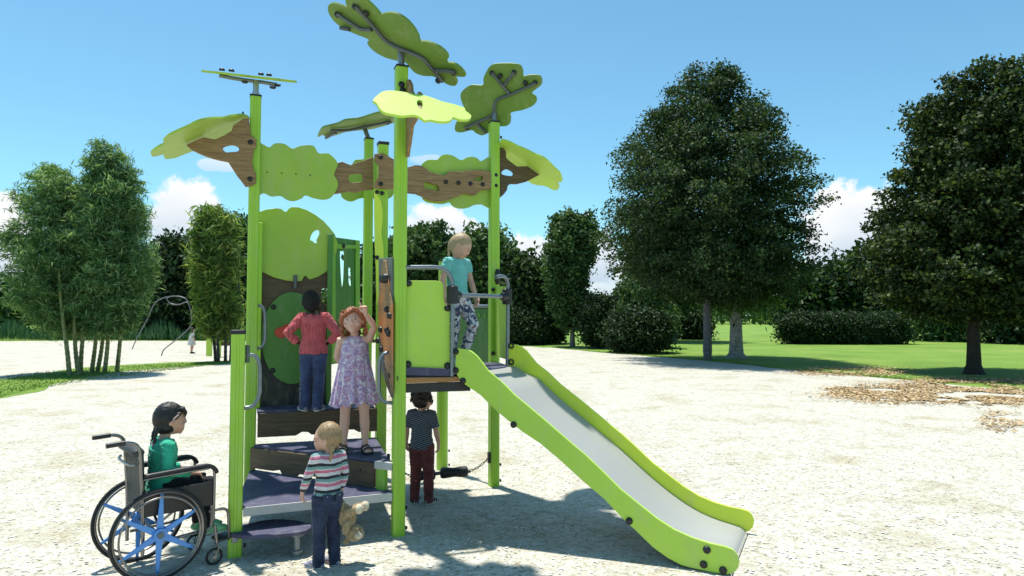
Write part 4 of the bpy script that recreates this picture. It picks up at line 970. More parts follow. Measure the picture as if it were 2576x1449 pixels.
def skirt(look, m, z0, z1, r0, r1, pleats=13, bodice=None, seed=1, name='dress', yoke=0):
    """pleated dress: bodice rings, then folds opening toward the hem; inner layer closes it"""
    root, body, Mh, hs, H, J = look['_']; rg = random.Random(seed); nseg = 120; prof = []
    c0 = J['pelvis']; ch = J['chest']
    for z, w, d in (bodice or []): prof.append((z, w, d, 0))
    n = 16
    for i in range(n + 1):
        t = i / n; e = t ** .85; prof.append((z0 + (z1 - z0) * t, r0[0] + (r1[0] - r0[0]) * e, r0[1] + (r1[1] - r0[1]) * e, t))
    ph = [rg.random() * 6.28 for _ in range(4)]; rows = []
    for z, w, d, t in prof:
        row = []
        for k in range(nseg):
            a = 2 * math.pi * k / nseg
            fo = math.sin(a * pleats + ph[0] + .7 * math.sin(2 * a + ph[1])) + .5 * math.sin(a * (pleats * 1.7) // 1 * 0 + a * 21 + ph[2])
            am = .125 * t ** .9 + (.012 if t == 0 else 0); f = 1 + am * fo
            zz = z + (.012 * math.sin(a * pleats + ph[0] + .4) * t ** 3 + .010 * math.sin(a * 2 + ph[3]) * t * t) * H
            cx = 0; cy = .004 * H
            row.append(V((cx + w * f * math.cos(a), cy + d * f * math.sin(a), zz)))
        rows.append(row)
    vs = [p for r in rows for p in r]; inner = [[V((p.x * .965, p.y * .965 + .0002, p.z + .003)) for p in r] for r in rows]
    vs += [p for r in inner for p in r]; m_ = len(rows); fs = []; O = m_ * nseg
    for i in range(m_ - 1):
        for k in range(nseg):
            a, b = i * nseg + k, i * nseg + (k + 1) % nseg; fs.append((a, b, b + nseg, a + nseg)); fs.append((O + a, O + a + nseg, O + b + nseg, O + b))
    for k in range(nseg):
        a, b = (m_ - 1) * nseg + k, (m_ - 1) * nseg + (k + 1) % nseg; fs.append((a, b, O + b, O + a)); a, b = k, (k + 1) % nseg; fs.append((b, a, O + a, O + b))
    mb = MB(); mb.add(vs, fs); return mk(name, mb, m, root, local=True, ang=70)

SK_L = skin_mat('fair_skin', (.58, .36, .27)); SK_M = skin_mat('light_skin', (.54, .33, .24)); SK_D = skin_mat('dark_skin', (.045, .024, .016))
LIP = simple('lip_rose', (.46, .19, .16), .4, var=.05, bmp=0); LIPD = simple('lip_dark', (.06, .025, .02), .4, var=.05, bmp=0)
BR_B = simple('brow_blond', (.25, .15, .07), .7, bmp=0); BR_K = simple('brow_dark', (.02, .014, .01), .7, bmp=0)
H_BLOND = hair_mat('blond_hair', (.20, .12, .055), (.42, .29, .15)); H_RED = hair_mat('red_curly_hair', (.20, .055, .022), (.40, .14, .06), (40, 40, 40)); H_BLACK = hair_mat('black_hair', (.006, .005, .005), (.02, .018, .018)); H_BROWN = hair_mat('dark_brown_hair', (.010, .007, .005), (.035, .023, .016))
WHITE = simple('white_rubber', (.62, .62, .60), .6, var=.08); NAVYSOLE = simple('dark_sole', (.02, .02, .022), .6)
JEAN = cloth('dark_jeans', (.028, .038, .075), .55, 7); JEAN2 = cloth('blue_jeans', (.045, .065, .14), .5, 6)

# --- girl in the striped top holding a teddy
def girl_striped():
    H = 1.13; p = atZ(822, 1425)
    lk = dict(skin=SK_L, hair=H_BLOND, lip=LIP, brow=BR_B, curlR=.9, curlL=.45)
    J = joints(H, elL=(.138, -.030, .640), wrL=(.140, -.10, .530), hdL=(.08, -.25, -1), elR=(-.128, .012, .645), wrR=(-.110, -.010, .525), hdR=(.1, .05, -1), hnR=(0, -1, 0), htR=(1, -.3, 0), toeL=(.10, -.085, .018), toeR=(-.035, -.09, .018),
               kneeL=(.055, -.016, .27), ankL=(.06, -.006, .042))
    r = person('girl in striped jumper and dark jeans seen from behind, holding a teddy', p, R(222), H, J, lk, .20, yaw=46, pitch=-2, roll=3)
    hair(lk, [shp_ell((0, .13, -.12), (.36, .33, .24)), shp_tube([(-.24, .24, -.20), (-.30, .2, -.36)], [.12, .08]), shp_tube([(.24, .26, -.20), (.30, .24, -.36)], [.12, .08]), shp_ell((-.06, .44, -.14), (.15, .10, .12)),
              braid([(-.30, .22, -.30), (-.38, .2, -.50), (-.42, .12, -.75), (-.42, .05, -.92)], .085, .05, 9), braid([(.30, .25, -.28), (.36, .26, -.50), (.38, .22, -.72)], .085, .05, 8)], lo=-.28)
    for q in ((-.36, .19, -.52), (.34, .26, -.50), (.06, .5, -.2)):
        b = MB(); b.ell(V(q) * lk['_'][3], [.055 * lk['_'][3]] * 3); mk('hair_tie', b.xf(lk['_'][2]), EYED if q[0] == .06 else WHITE, r, local=True)
    st = band_mat('striped_knit', [(0, (.62, .60, .60)), (.17, (.55, .16, .24)), (.40, (.60, .56, .57)), (.50, (.17, .32, .31)), (.72, (.018, .018, .025)), (.92, (.62, .60, .60))], .108, .35)
    shirt(lk, st, .010, .10, 1.0, .004, wr=.0045); tr = trousers(lk, JEAN, .011, .26, .0, .004)
    # back pocket flap and button
    hp = V((.045 * H, .10 * H, .505 * H))
    for s in (1, -1):
        b = MB(); b.box((s * .046 * H, .083 * H, .49 * H), (.058 * H, .008, .062 * H), (V((1, -s * .35, 0)).normalized(), V((s * .35, 1, 0)).normalized(), Z0)); b.box((s * .046 * H, .087 * H, .515 * H), (.062 * H, .008, .022 * H), (V((1, -s * .35, 0)).normalized(), V((s * .35, 1, 0)).normalized(), Z0)); pk = mk('pocket', b, JEAN, tr, local=True, bevel=.003)
        b = MB(); b.ell((s * .046 * H, .0915 * H, .512 * H), (.005, .003, .005)); mk('button', b, M['steel'], pk, local=True)
    sn = print_mat('patterned_canvas', (.16, .17, .24), [((.45, .45, .5), 1, .55), ((.5, .1, .2), 1.3, .66)], 55)
    for k in 'LR': shoe(lk, sn, WHITE, k)
    return r, lk
girlS, lkS = girl_striped()

def teddy():
    root, body, Mh, hs, H, J = lkS['_']; Mw = Matrix.Translation(root.location) @ Matrix.Rotation(root.rotation_euler.z, 4, 'Z')
    w = Mw @ (J['wrR'] + V(J['hdR']).normalized() * .085 * H)
    fur, nt, b = new_mat('tan_fur'); co = coords(nt); f = noise_t(nt, co, 70, 5, .7); L(nt, ramp(nt, f, [(.3, (.20, .12, .05)), (.55, (.40, .28, .14)), (.75, (.58, .46, .28))]), b.inputs['Base Color']); b.inputs['Roughness'].default_value = .95; b.inputs['Sheen Weight'].default_value = .4; bump(nt, b, f, 1, .008)
    cream = cloth('cream_plush', (.58, .50, .36), .2, 20)
    T = empty('teddy_bear', (w.x, w.y, w.z - .22), 'small tan plush teddy bear dangling from the hand of the striped girl', 'teddy bear')
    c = w + V((.045, -.012, -.10))
    def fm(name, shapes, m, par=T, amp=.006):
        mb = MB(); [mb.ell(w + (p - w) * 1.18, V(r) * 1.18, rot, 16, 12) for p, r, rot in shapes]; me = vox(mb, .005, 1); displace(me, lambda q: amp * (noise.noise(q * 75) + .6 * noise.noise(q * 170))); return mk(name, me, m, par)
    fm('torso', [(c, (.066, .055, .085), Matrix.Rotation(R(-22), 3, 'Y'))], fur)
    h = fm('head', [(c + V((.058, .0, -.115)), (.064, .058, .058), None)], fur); fm('muzzle', [(c + V((.092, -.035, -.122)), (.030, .030, .024), None)], cream, h, .003)
    for s in (1, -1): fm('ear', [(c + V((.052 - .052 * s, .0, -.150 - .022 * s)), (.024, .013, .024), None)], fur, h, .003)
    fm('arm', [(c + V((-.03, -.01, .075)), (.028, .028, .062), Matrix.Rotation(R(-25), 3, 'Y'))], fur); fm('arm', [(c + V((.015, -.055, -.06)), (.027, .027, .052), Matrix.Rotation(R(15), 3, 'Y'))], fur)
    for s in (1, -1): l = fm('leg', [(c + V((.062 + .012 * s, .035 * s - .01, .045)), (.034, .034, .055), Matrix.Rotation(R(65), 3, 'Y'))], fur); fm('paw', [(c + V((.112 + .012 * s, .035 * s - .012, .060)), (.030, .032, .034), None)], cream, l, .003)
teddy()

# --- red haired girl pointing up, in a floral dress
def girl_point():
    H = 1.42; p = atZ(890, 1138, .667)
    lk = dict(skin=skin_mat('pale_skin', (.64, .42, .34)), hair=H_RED, lip=LIP, brow=simple('brow_auburn', (.28, .12, .06), .7, bmp=0), curlR=.5, curlL=.3, pointL=True, gy=.006, smile=.03)
    J = joints(H, shL=(.100, .0, .785), elL=(.134, -.065, .868), wrL=(.078, -.10, .955), hdL=(-.22, -.12, 1), hnL=(-.5, -.85, 0), htL=(-1, .3, 0), elR=(-.128, .05, .655), wrR=(-.062, .098, .56), hdR=(.6, .25, -.7), hnR=(0, 1, .2), htR=(0, 0, 1),
               head=(-.014, -.016, .905), hipL=(.055, 0, .49), kneeL=(.068, -.008, .265), ankL=(.078, .008, .042), toeL=(.104, -.078, .018), kneeR=(-.062, -.006, .27), ankR=(-.070, .012, .042), toeR=(-.078, -.075, .018))
    r = person('red haired girl in floral dress pointing upward on the second step', p, R(9), H, J, lk, .178, yaw=-3, pitch=-8, roll=-7)
    rg = random.Random(4); sh = [shp_tube([(.14, -.36, .42), (-.10, -.43, .30), (-.33, -.30, .16), (-.43, -.14, .0)], [.09, .09, .10, .10]), shp_tube([(.16, -.36, .42), (.32, -.31, .28), (.42, -.15, .08)], [.08, .09, .09])]
    for i in range(170):
        a = rg.uniform(.95, 5.33); z = rg.uniform(-.48, .46)
        if z < -.1 and (a < 1.25 or a > 5.03): continue
        rr = .44 if z < .1 else .44 * math.sqrt(max(.05, 1 - (z / .60) ** 2)) + .03
        x, y = math.sin(a) * rr * 1.03, -math.cos(a) * rr + .04; q = rg.uniform(.045, .075); t = rg.uniform(0, 6.28)
        sh.append(shp_tube([(x, y, z), (x + .06 * math.cos(t), y + .06 * math.sin(t), z - .05), (x - .03 * math.cos(t), y - .03 * math.sin(t), z - .12)], [q * .7, q, q * .7], 8))
    hair(lk, sh, .0055, .006, 40, 1, (1, 1, 1), capdim=(.42, .475, .51), capoff=(0, .065, .075))
    fl = print_mat('floral_cotton', (.55, .42, .58), [((.34, .26, .50), 1.0, .55), ((.52, .20, .32), 1.5, .575), ((.74, .68, .72), .9, .58), ((.38, .15, .30), 2.4, .63)], 26)
    Hh = H
    skirt(lk, fl, .66 * H, .335 * H, (.096 * H, .075 * H), (.150 * H, .125 * H), 12, [(.80 * H, .040 * H, .036 * H), (.785 * H, .064 * H, .05 * H), (.765 * H, .083 * H, .062 * H), (.735 * H, .093 * H, .072 * H), (.70 * H, .094 * H, .074 * H)], 3)
    for k in 'LR': shoe(lk, M['black'], M['black'], k, sandal=True)
    return r
girl_point()

# --- boy in the red shirt, hands on hips
def boy_red():
    H = 1.27; p = atZ(787, 1033, 1.007)
    lk = dict(skin=SK_D, hair=simple('short_black_hair', (.008, .007, .007), .8, var=.3, vscale=60, bmp=.8, bscale=220), lip=LIPD, brow=BR_K, curlL=.55, curlR=.55)
    J = joints(H, elL=(.205, .055, .640), wrL=(.118, -.005, .560), hdL=(-.75, -.45, -.35), hnL=(-.5, .2, .3), htL=(0, .3, 1), elR=(-.205, .055, .640), wrR=(-.118, -.005, .560), hdR=(.75, -.45, -.35), hnR=(.5, .2, .3), htR=(0, .3, 1),
               head=(.022, .012, .902), neck=(.008, .012, .795), kneeL=(.058, -.01, .27), ankL=(.066, .012, .042), ankR=(-.04, .03, .042), kneeR=(-.046, .0, .27), toeR=(-.06, -.06, .018), toeL=(.105, -.07, .018))
    r = person('boy in salmon red shirt and blue jeans with hands on hips on the upper step', p, R(188), H, J, lk, .185, yaw=6, pitch=-24, roll=3)
    hair(lk, [shp_ell((0, .12, -.05), (.36, .38, .36))], .005, .004, 120, 1, (1, 1, 1), capdim=(.40, .475, .51), capoff=(0, .055, .06))
    shirt(lk, cloth('salmon_cotton', (.52, .105, .115), .2, 12), .016, .02, .90, .014, wr=.010, fq=13, cuff=1.25, collar=.010, st=(2.6, 2.6, .45)); trousers(lk, JEAN2, .013, .22, .0, .004)
    sn = cloth('grey_canvas', (.18, .18, .22)); [shoe(lk, sn, WHITE, k) for k in 'LR']
    return r
boy_red()

# --- fair haired girl stepping across the platform
def girl_platform():
    H = 1.46; p = atY(1150, 919, 7.25); p.z = 1.462
    lk = dict(skin=SK_L, hair=hair_mat('light_blond_hair', (.28, .18, .10), (.50, .37, .22)), lip=LIP, brow=BR_B, curlR=.4, curlL=.5, smile=.03, gy=-.012)
    J = joints(H, elR=(-.125, .03, .635), wrR=(-.128, .01, .505), hdR=(0, -.1, -1), elL=(.135, -.01, .64), wrL=(.135, -.06, .52), hdL=(0, -.35, -1), kneeL=(.052, -.115, .305), ankL=(.05, -.02, .10), toeL=(.055, -.10, .055), kneeR=(-.045, -.01, .27), ankR=(-.045, .03, .042), toeR=(-.05, -.055, .018), head=(0, -.03, .895))
    r = person('blond girl in turquoise T-shirt and patterned leggings stepping across the platform', p, R(50), H, J, lk, .176, yaw=36, pitch=36, roll=0)
    hair(lk, [shp_ell((0, .36, -.02), (.17, .14, .17)), braid([(0, .44, .0), (-.02, .43, -.18), (-.04, .30, -.42), (-.05, .15, -.62)], .095, .055, 9)], .005, .0025, 60, capdim=(.395, .475, .50), capoff=(0, .045, .06))
    b = MB(); b.ell(V((0, .47, -.08)) * lk['_'][3], [.07 * lk['_'][3]] * 3); mk('hair_tie', b.xf(lk['_'][2]), EYED, r, local=True)
    shirt(lk, cloth('turquoise_jersey', (.17, .50, .47), .12, 10), .009, .10, .27, .004, wr=.004, fq=15, puff=.006)
    trousers(lk, print_mat('patterned_leggings', (.60, .58, .60), [((.04, .05, .11), 1, .50), ((.62, .36, .30), 1.4, .62), ((.25, .27, .42), 1.8, .60)], 16), .007, .2, .02, 0)
    sn = cloth('white_shoe_cloth', (.5, .48, .5)); [shoe(lk, sn, WHITE, k) for k in 'LR']
    return r
girl_platform()

# --- boy standing under the platform
def boy_under():
    H = 1.235; p = atZ(1060, 1266)
    lk = dict(skin=SK_M, hair=H_BROWN, lip=LIP, brow=BR_K, curlL=.4, curlR=.4, fat=1.06)
    J = joints(H, elL=(.135, .012, .635), wrL=(.148, -.01, .52), elR=(-.135, .012, .635), wrR=(-.148, -.02, .52), kneeL=(.056, -.01, .27), kneeR=(-.06, -.01, .27), ankL=(.06, .012, .042), ankR=(-.072, .012, .042), toeR=(-.10, -.072, .018))
    r = person('boy in dark thin-striped shirt and maroon trousers standing under the platform', p, R(166), H, J, lk, .20, yaw=-24, pitch=4, roll=0)
    rg = random.Random(9); sh = [shp_ell((0, .10, -.12), (.37, .36, .30))]
    for i in range(46):
        a = rg.uniform(0, 6.28); z = rg.uniform(-.1, .5); rr = .44 * math.sqrt(max(.05, 1 - (z / .62) ** 2)); x, y = math.sin(a) * rr, -math.cos(a) * rr + .05
        if y < -.3 and z < .22: continue
        sh.append(shp_tube([(x * .9, y * .9, z + .05), (x * 1.06, y * 1.06, z), (x * 1.1, y * 1.1, z - .09)], [.06, .07, .03], 8))
    hair(lk, sh, .005, .004, 55, 1, capdim=(.415, .475, .52), capoff=(0, .06, .07))
    st = band_mat('thin_striped_cotton', [(0, (.018, .024, .045)), (.62, (.20, .23, .27))], .021, 1.5, (.35, 0, 1))
    shirt(lk, st, .014, .03, .42, .008, wr=.005, fq=13, collar=.012); trousers(lk, cloth('maroon_twill', (.13, .035, .035), .35, 8), .012, .22, .0, .002)
    sn = band_mat('striped_trainer', [(0, (.012, .012, .014)), (.72, (.5, .5, .5))], .03, 0, (.7, .7, .1)); [shoe(lk, sn, WHITE, k) for k in 'LR']
boy_under()

# --- distant child by the bent climber
def girl_far():
    H = 1.40; p = atZ(482, 889)
    lk = dict(skin=SK_L, hair=H_BROWN, lip=LIP, brow=BR_K, grp=0, face=1)
    J = joints(H, kneeL=(.05, -.03, .27), ankL=(.05, -.01, .042), ankR=(-.05, .03, .042))
    r = person('distant child in white dress standing beside the bent climbing pole', p, R(150), H, J, lk, .18, vs=.010)
    hair(lk, [shp_ell((0, .15, -.2), (.36, .3, .35))], .012, .003)
    shirt(lk, cloth('white_cotton', (.62, .61, .60)), .010, .3, .3, 0, vs=.012)
    skirt(lk, cloth('white_cotton', (.62, .61, .60)), .66 * H, .32 * H, (.092 * H, .075 * H), (.14 * H, .13 * H), 9, [(.70 * H, .092 * H, .07 * H)], 5)
    for k in 'LR': shoe(lk, M['black'], M['black'], k)
girl_far()
# ------------------------------------------------------------------ wheelchair and its rider
BLUE = simple('blue_spoke_plastic', (.10, .30, .72), .35, var=.06); TYRE = simple('black_tyre', (.014, .014, .015), .7, bmp=.3, bscale=90)
CHR = simple('dark_chrome', (.22, .21, .20), .28, .85, var=.15); VINYL = simple('black_vinyl', (.014, .014, .015), .42, var=.3, vscale=7, bmp=.15, bscale=180)
VIN2 = simple('charcoal_vinyl', (.026, .030, .032), .6, var=.3, vscale=7, bmp=.15, bscale=160); HUBG = simple('grey_hub', (.12, .14, .15), .4)
nw = atZ(399, 1461); fw = atZ(348, 1411)
axm = (nw + fw) / 2; ax_ = fw - nw; wtrack = .56; rzc = math.atan2(ax_.y, ax_.x) - R(90)
WC = empty('wheelchair', axm, 'black wheelchair with blue spoked wheels carrying the girl in green', 'wheelchair', None, rzc)
Rw = .345
def bar(name, pts, r, m=CHR, par=WC, n=4, seg=10): 
    mb = MB(); mb.tube(catmull(pts, n, False) if len(pts) > 2 else pts, r, seg); return mk(name, mb, m, par, local=True)
for s in (-1, 1):
    y = s * wtrack / 2; c = V((0, y, Rw))
    mb = MB(); mb.torus(c, (0, 1, 0), Rw - .028, .012, 56, 8); w = mk('wheel', mb, CHR, WC, local=True)
    mb = MB(); mb.torus(c, (0, 1, 0), Rw - .014, .0155, 64, 10); mk('tyre', mb, TYRE, w, local=True)
    mb = MB(); mb.torus(c + V((0, s * .035, 0)), (0, 1, 0), Rw - .062, .008, 56, 8)
    for k in range(6):
        a = k * math.pi / 3 + .5; mb.tube([c + V((math.cos(a) * (Rw - .062), s * .035, math.sin(a) * (Rw - .062))), c + V((math.cos(a) * (Rw - .032), s * .006, math.sin(a) * (Rw - .032)))], .005, 6)
    mk('push_rim', mb, CHR, w, local=True)
    mb = MB(); mb.tube([c - V((0, .03, 0)), c + V((0, s * .012 + .02, 0))], [.048, .048], 24); mk('hub', mb, BLUE, w, local=True)
    mb = MB(); mb.tube([c + V((0, s * .018, 0)), c + V((0, s * .042, 0))], [.026, .024], 20); mk('hub_cap', mb, HUBG, w, local=True)
    for k in range(6):
        a = R(88) + k * math.pi / 3; d = V((math.cos(a), 0, math.sin(a))); t = V((-math.sin(a), 0, math.cos(a))); w0, w1, th = .026, .010, .009
        q0, q1 = c + d * .03, c + d * (Rw - .03); Y = V((0, 1, 0)); mb = MB()
        vs = [q0 + t * w0 - Y * th, q0 - t * w0 - Y * th, q0 - t * w0 + Y * th, q0 + t * w0 + Y * th, q1 + t * w1 - Y * th * .6, q1 - t * w1 - Y * th * .6, q1 - t * w1 + Y * th * .6, q1 + t * w1 + Y * th * .6]
        mb.add(vs, [(0, 1, 2, 3), (7, 6, 5, 4), (0, 4, 5, 1), (1, 5, 6, 2), (2, 6, 7, 3), (3, 7, 4, 0)]); mk('spoke', mb, BLUE, w, local=True, bevel=.004)
    yi = s * .225
    # frame side: back upright with bent handle, arm loop, lower rail, foot hanger
    bar('frame_tube', [(-.10, yi, .20), (-.105, yi, .55), (-.125, yi, .86), (-.135, yi, .98), (-.165, yi, 1.035), (-.22, yi, 1.055), (-.27, yi, 1.055)], .0135)
    bar('push_handle', [(-.235, yi, 1.056), (-.36, yi, 1.050)], .019, VINYL)
    bar('frame_tube', [(-.09, yi, .50), (.36, yi, .50), (.39, yi, .49), (.40, yi, .46), (.40, yi, .34), (.38, yi, .30), (.30, yi, .285), (-.08, yi, .27)], .0125)
    bar('frame_tube', [(.37, yi * 1.06, .80), (.405, yi * 1.06, .76), (.41, yi * 1.06, .70), (.41, yi * 1.06, .50), (.41, yi * 1.04, .36)], .011)
    bar('frame_tube', [(-.11, yi * 1.06, .765), (.15, yi * 1.06, .775), (.37, yi * 1.06, .78)], .010)
    mb = MB(); mb.tube(catmull([(-.09, yi * 1.06, .79), (.08, yi * 1.06, .797), (.28, yi * 1.06, .805), (.36, yi * 1.06, .80), (.405, yi * 1.06, .775), (.425, yi * 1.06, .745)], 4, False), [(.024, .017)] * 21, 12, 'round', ref=(0, 1, 0)); mk('armrest', mb, VINYL, WC, local=True)
    mb = MB(); mb.box((.15, yi * 1.05, .575), (.50, .012, .19)); mk('side_guard', mb, VINYL, WC, local=True, bevel=.006)
    bar('foot_hanger', [(.38, yi, .43), (.46, yi, .435), (.505, yi, .425), (.53, yi * .97, .39), (.54, yi * .93, .30), (.55, yi * .86, .19), (.555, yi * .8, .165)], .0115)
    mb = MB(); mb.box((.52, yi * .52, .172), (.13, .16, .014), (V((math.cos(.15), 0, math.sin(.15))), V((0, 1, 0)), V((-math.sin(.15), 0, math.cos(.15))))); mk('footplate', mb, VINYL, WC, local=True, bevel=.005)
    # front caster
    cc = V((.42, s * .235, .068)); mb = MB(); mb.torus(cc, (0, 1, 0), .058, .0105, 32, 8); k = mk('caster', mb, TYRE, WC, local=True)
    mb = MB(); mb.tube([cc - V((0, .02, 0)), cc + V((0, .02, 0))], .015, 12)
    for a in range(6): t = a * math.pi / 3; mb.tube([cc, cc + V((math.cos(t) * .055, 0, math.sin(t) * .055))], .0028, 5)
    mk('caster_hub', mb, CHR, k, local=True)
    mb = MB()
    for e in (-1, 1): mb.tube([cc + V((0, e * .022, 0)), cc + V((.03, e * .022, .07)), cc + V((.02, e * .018, .10))], .006, 6)
    mb.tube([cc + V((.02, 0, .095)), cc + V((.0, 0, .25))], .014, 10); mk('caster_fork', mb, CHR, k, local=True)
bar('axle', [(0, -wtrack / 2, Rw), (0, wtrack / 2, Rw)], .012)
bar('cross_brace', [(.05, -.22, .28), (.05, .22, .49)], .011); bar('cross_brace', [(.12, .22, .28), (.12, -.22, .49)], .011); bar('stretcher_bar', [(-.16, -.225, .885), (-.185, -.16, .875), (-.19, 0, .872), (-.185, .16, .875), (-.16, .225, .885)], .011)
mb = MB(); mb.box((.14, 0, .515), (.50, .43, .05)); mk('seat', mb, VINYL, WC, local=True, bevel=.02)
mb = MB(); mb.box((-.105, 0, .74), (.03, .42, .50), (V((1, 0, .05)).normalized(), V((0, 1, 0)), V((-.05, 0, 1)).normalized())); bk = mk('backrest', mb, VIN2, WC, local=True, bevel=.012)
mb = MB(); mb.tube([V((-.14, -.2, .965)), V((-.14, -.12, .97)), V((-.14, .12, .97)), V((-.14, .2, .965))], [(.045, .03), (.05, .034), (.05, .034), (.045, .03)], 14, 'round'); mk('head_roll', mb, VIN2, bk, local=True)

def girl_chair():
    H = 1.42; off = Matrix.Rotation(rzc, 3, 'Z') @ V((.075, 0, 0)); p = axm + off
    lk = dict(skin=SK_M, hair=H_BLACK, lip=LIP, brow=BR_K, curlL=.45, curlR=.45)
    z = lambda m: m / H
    J = joints(H, pelvis=(0, .0, .432), chest=(0, -.008, .606), neck=(0, -.014, .712), head=(0, -.044, .820), hipL=(.05, -.01, .438), hipR=(-.05, -.01, .438), kneeL=(.062, -.232, .445), kneeR=(-.062, -.232, .445), ankL=(.06, -.232, .205), ankR=(-.06, -.232, .205), toeL=(.062, -.335, .168), toeR=(-.062, -.335, .168),
               shL=(.100, -.010, .688), shR=(-.100, -.010, .688), elL=(.128, .004, .560), elR=(-.128, .004, .560), wrL=(.085, -.130, .522), wrR=(-.085, -.130, .522), hdL=(-.25, -1, -.22), hdR=(.25, -1, -.22), hnL=(0, 0, -1), hnR=(0, 0, -1), htL=(-1, 0, 0), htR=(1, 0, 0))
    r = person('girl in green top with black plaits sitting in the wheelchair', p, rzc + R(90), H, J, lk, .172, yaw=-6, pitch=2, roll=0)
    hair(lk, [shp_ell((0, .12, -.18), (.38, .34, .30)), *[shp_tube([(x, -.30 - .06 * (1 - abs(x) * 3), .36), (x * 1.02, -.395 - .05 * (1 - abs(x) * 3), .24), (x, -.41 - .05 * (1 - abs(x) * 3), .12)], [.07, .055, .022]) for x in (-.27, -.17, -.06, .06, .17, .27)],
              shp_tube([(-.36, -.20, .22), (-.40, -.10, .10), (-.40, .06, .03)], [.06, .055, .05]), shp_tube([(.36, -.20, .22), (.40, -.10, .10), (.40, .06, .03)], [.06, .055, .05]),
              braid([(-.20, .38, -.28), (-.21, .44, -.48), (-.19, .47, -.78), (-.18, .50, -1.10)], .07, .035, 14), braid([(.20, .38, -.28), (.21, .44, -.48), (.19, .47, -.78), (.18, .50, -1.12)], .07, .035, 14)])
    hs_, Mh = lk['_'][3], lk['_'][2]
    for q in ((-.19, .475, -.74), (.19, .475, -.74)): b = MB(); b.ell(V(q) * hs_, [.05 * hs_] * 3); mk('hair_tie', b.xf(Mh), simple('pink_band', (.6, .12, .22), .5), r, local=True)
    for s in (-1, 1): b = MB(); b.tube([V((s * .43, -.16, .20)) * hs_, V((s * .44, -.05, .10)) * hs_, V((s * .44, .02, -.02)) * hs_], [.02 * hs_, .032 * hs_, .015 * hs_], 8, 'round'); mk('hair_clip', b.xf(Mh), simple('clip_beige', (.5, .36, .32), .4), r, local=True)
    shirt(lk, cloth('emerald_jersey', (.035, .40, .235), .14, 9), .012, .04, 1.0, .004, wr=.0055, fq=14, cuff=1.2)
    trousers(lk, cloth('black_cotton', (.012, .012, .014), .3), .012, .2, .02, .004)
    gs = cloth('mint_canvas', (.20, .52, .28), .12, 12); [shoe(lk, gs, simple('pale_green_sole', (.42, .55, .42), .6), k) for k in 'LR']
girl_chair()
# ------------------------------------------------------------------ trees and other planting
def leaf_mat(name, c0, c1, c2_, trans=.25):
    m = bpy.data.materials.new(name); m.use_nodes = True; nt = m.node_tree; nt.nodes.clear()
    out = N(nt, 'ShaderNodeOutputMaterial'); g = N(nt, 'ShaderNodeNewGeometry'); co = coords(nt)
    c = ramp(nt, g.outputs['Random Per Island'], [(0, c0), (.55, c1), (1, c2_)])
    c = mixc(nt, .7, c, ramp(nt, noise_t(nt, co, .9, 3), [(.3, (.6, .65, .6)), (.7, (1.3, 1.25, 1.15))]), 'MULTIPLY')
    d = N(nt, 'ShaderNodeBsdfPrincipled'); L(nt, c, d.inputs['Base Color']); d.inputs['Roughness'].default_value = .6; d.inputs['Specular IOR Level'].default_value = .22
    t = N(nt, 'ShaderNodeBsdfTranslucent'); tc = mixc(nt, 1, c, (1.6, 1.5, .7), 'MULTIPLY'); L(nt, tc, t.inputs['Color'])
    mx = N(nt, 'ShaderNodeMixShader'); mx.inputs[0].default_value = trans; L(nt, d.outputs[0], mx.inputs[1]); L(nt, t.outputs[0], mx.inputs[2]); L(nt, mx.outputs[0], out.inputs[0]); return m
def bark_mat(name, c0, c1, sz=1.0):
    m, nt, b = new_mat(name); co = coords(nt, (9 * sz, 9 * sz, 2.2 * sz)); f = noise_t(nt, co, 2.5, 7, .7, .6); v = N(nt, 'ShaderNodeTexVoronoi', feature='DISTANCE_TO_EDGE'); v.inputs['Scale'].default_value = 2.2; L(nt, co, v.inputs['Vector'])
    h = math_(nt, 'ADD', f, math_(nt, 'MULTIPLY', v.outputs['Distance'], 1.2)); L(nt, ramp(nt, h, [(.35, c0), (.85, c1)]), b.inputs['Base Color']); b.inputs['Roughness'].default_value = .9; bump(nt, b, h, 1, .05); return m
LF = {'linden': leaf_mat('linden_leaves', (.013, .032, .011), (.026, .060, .019), (.085, .14, .05)), 'dark': leaf_mat('dark_leaves', (.012, .026, .008), (.024, .048, .013), (.085, .13, .03), .2),
      'mid': leaf_mat('mid_leaves', (.026, .070, .022), (.052, .115, .035), (.12, .20, .075)), 'teal': leaf_mat('bamboo_leaves', (.045, .11, .045), (.115, .23, .09), (.34, .47, .25), .4),
      'lime': leaf_mat('pale_bamboo_leaves', (.05, .12, .03), (.115, .22, .055), (.38, .44, .16), .4), 'weep': leaf_mat('weeping_leaves', (.04, .095, .028), (.075, .15, .045), (.14, .23, .08), .3),
      'bush': leaf_mat('bush_leaves', (.012, .028, .010), (.024, .050, .017), (.06, .11, .038), .15), 'reed': leaf_mat('reed_blades', (.02, .07, .035), (.04, .12, .06), (.10, .20, .10), .25)}
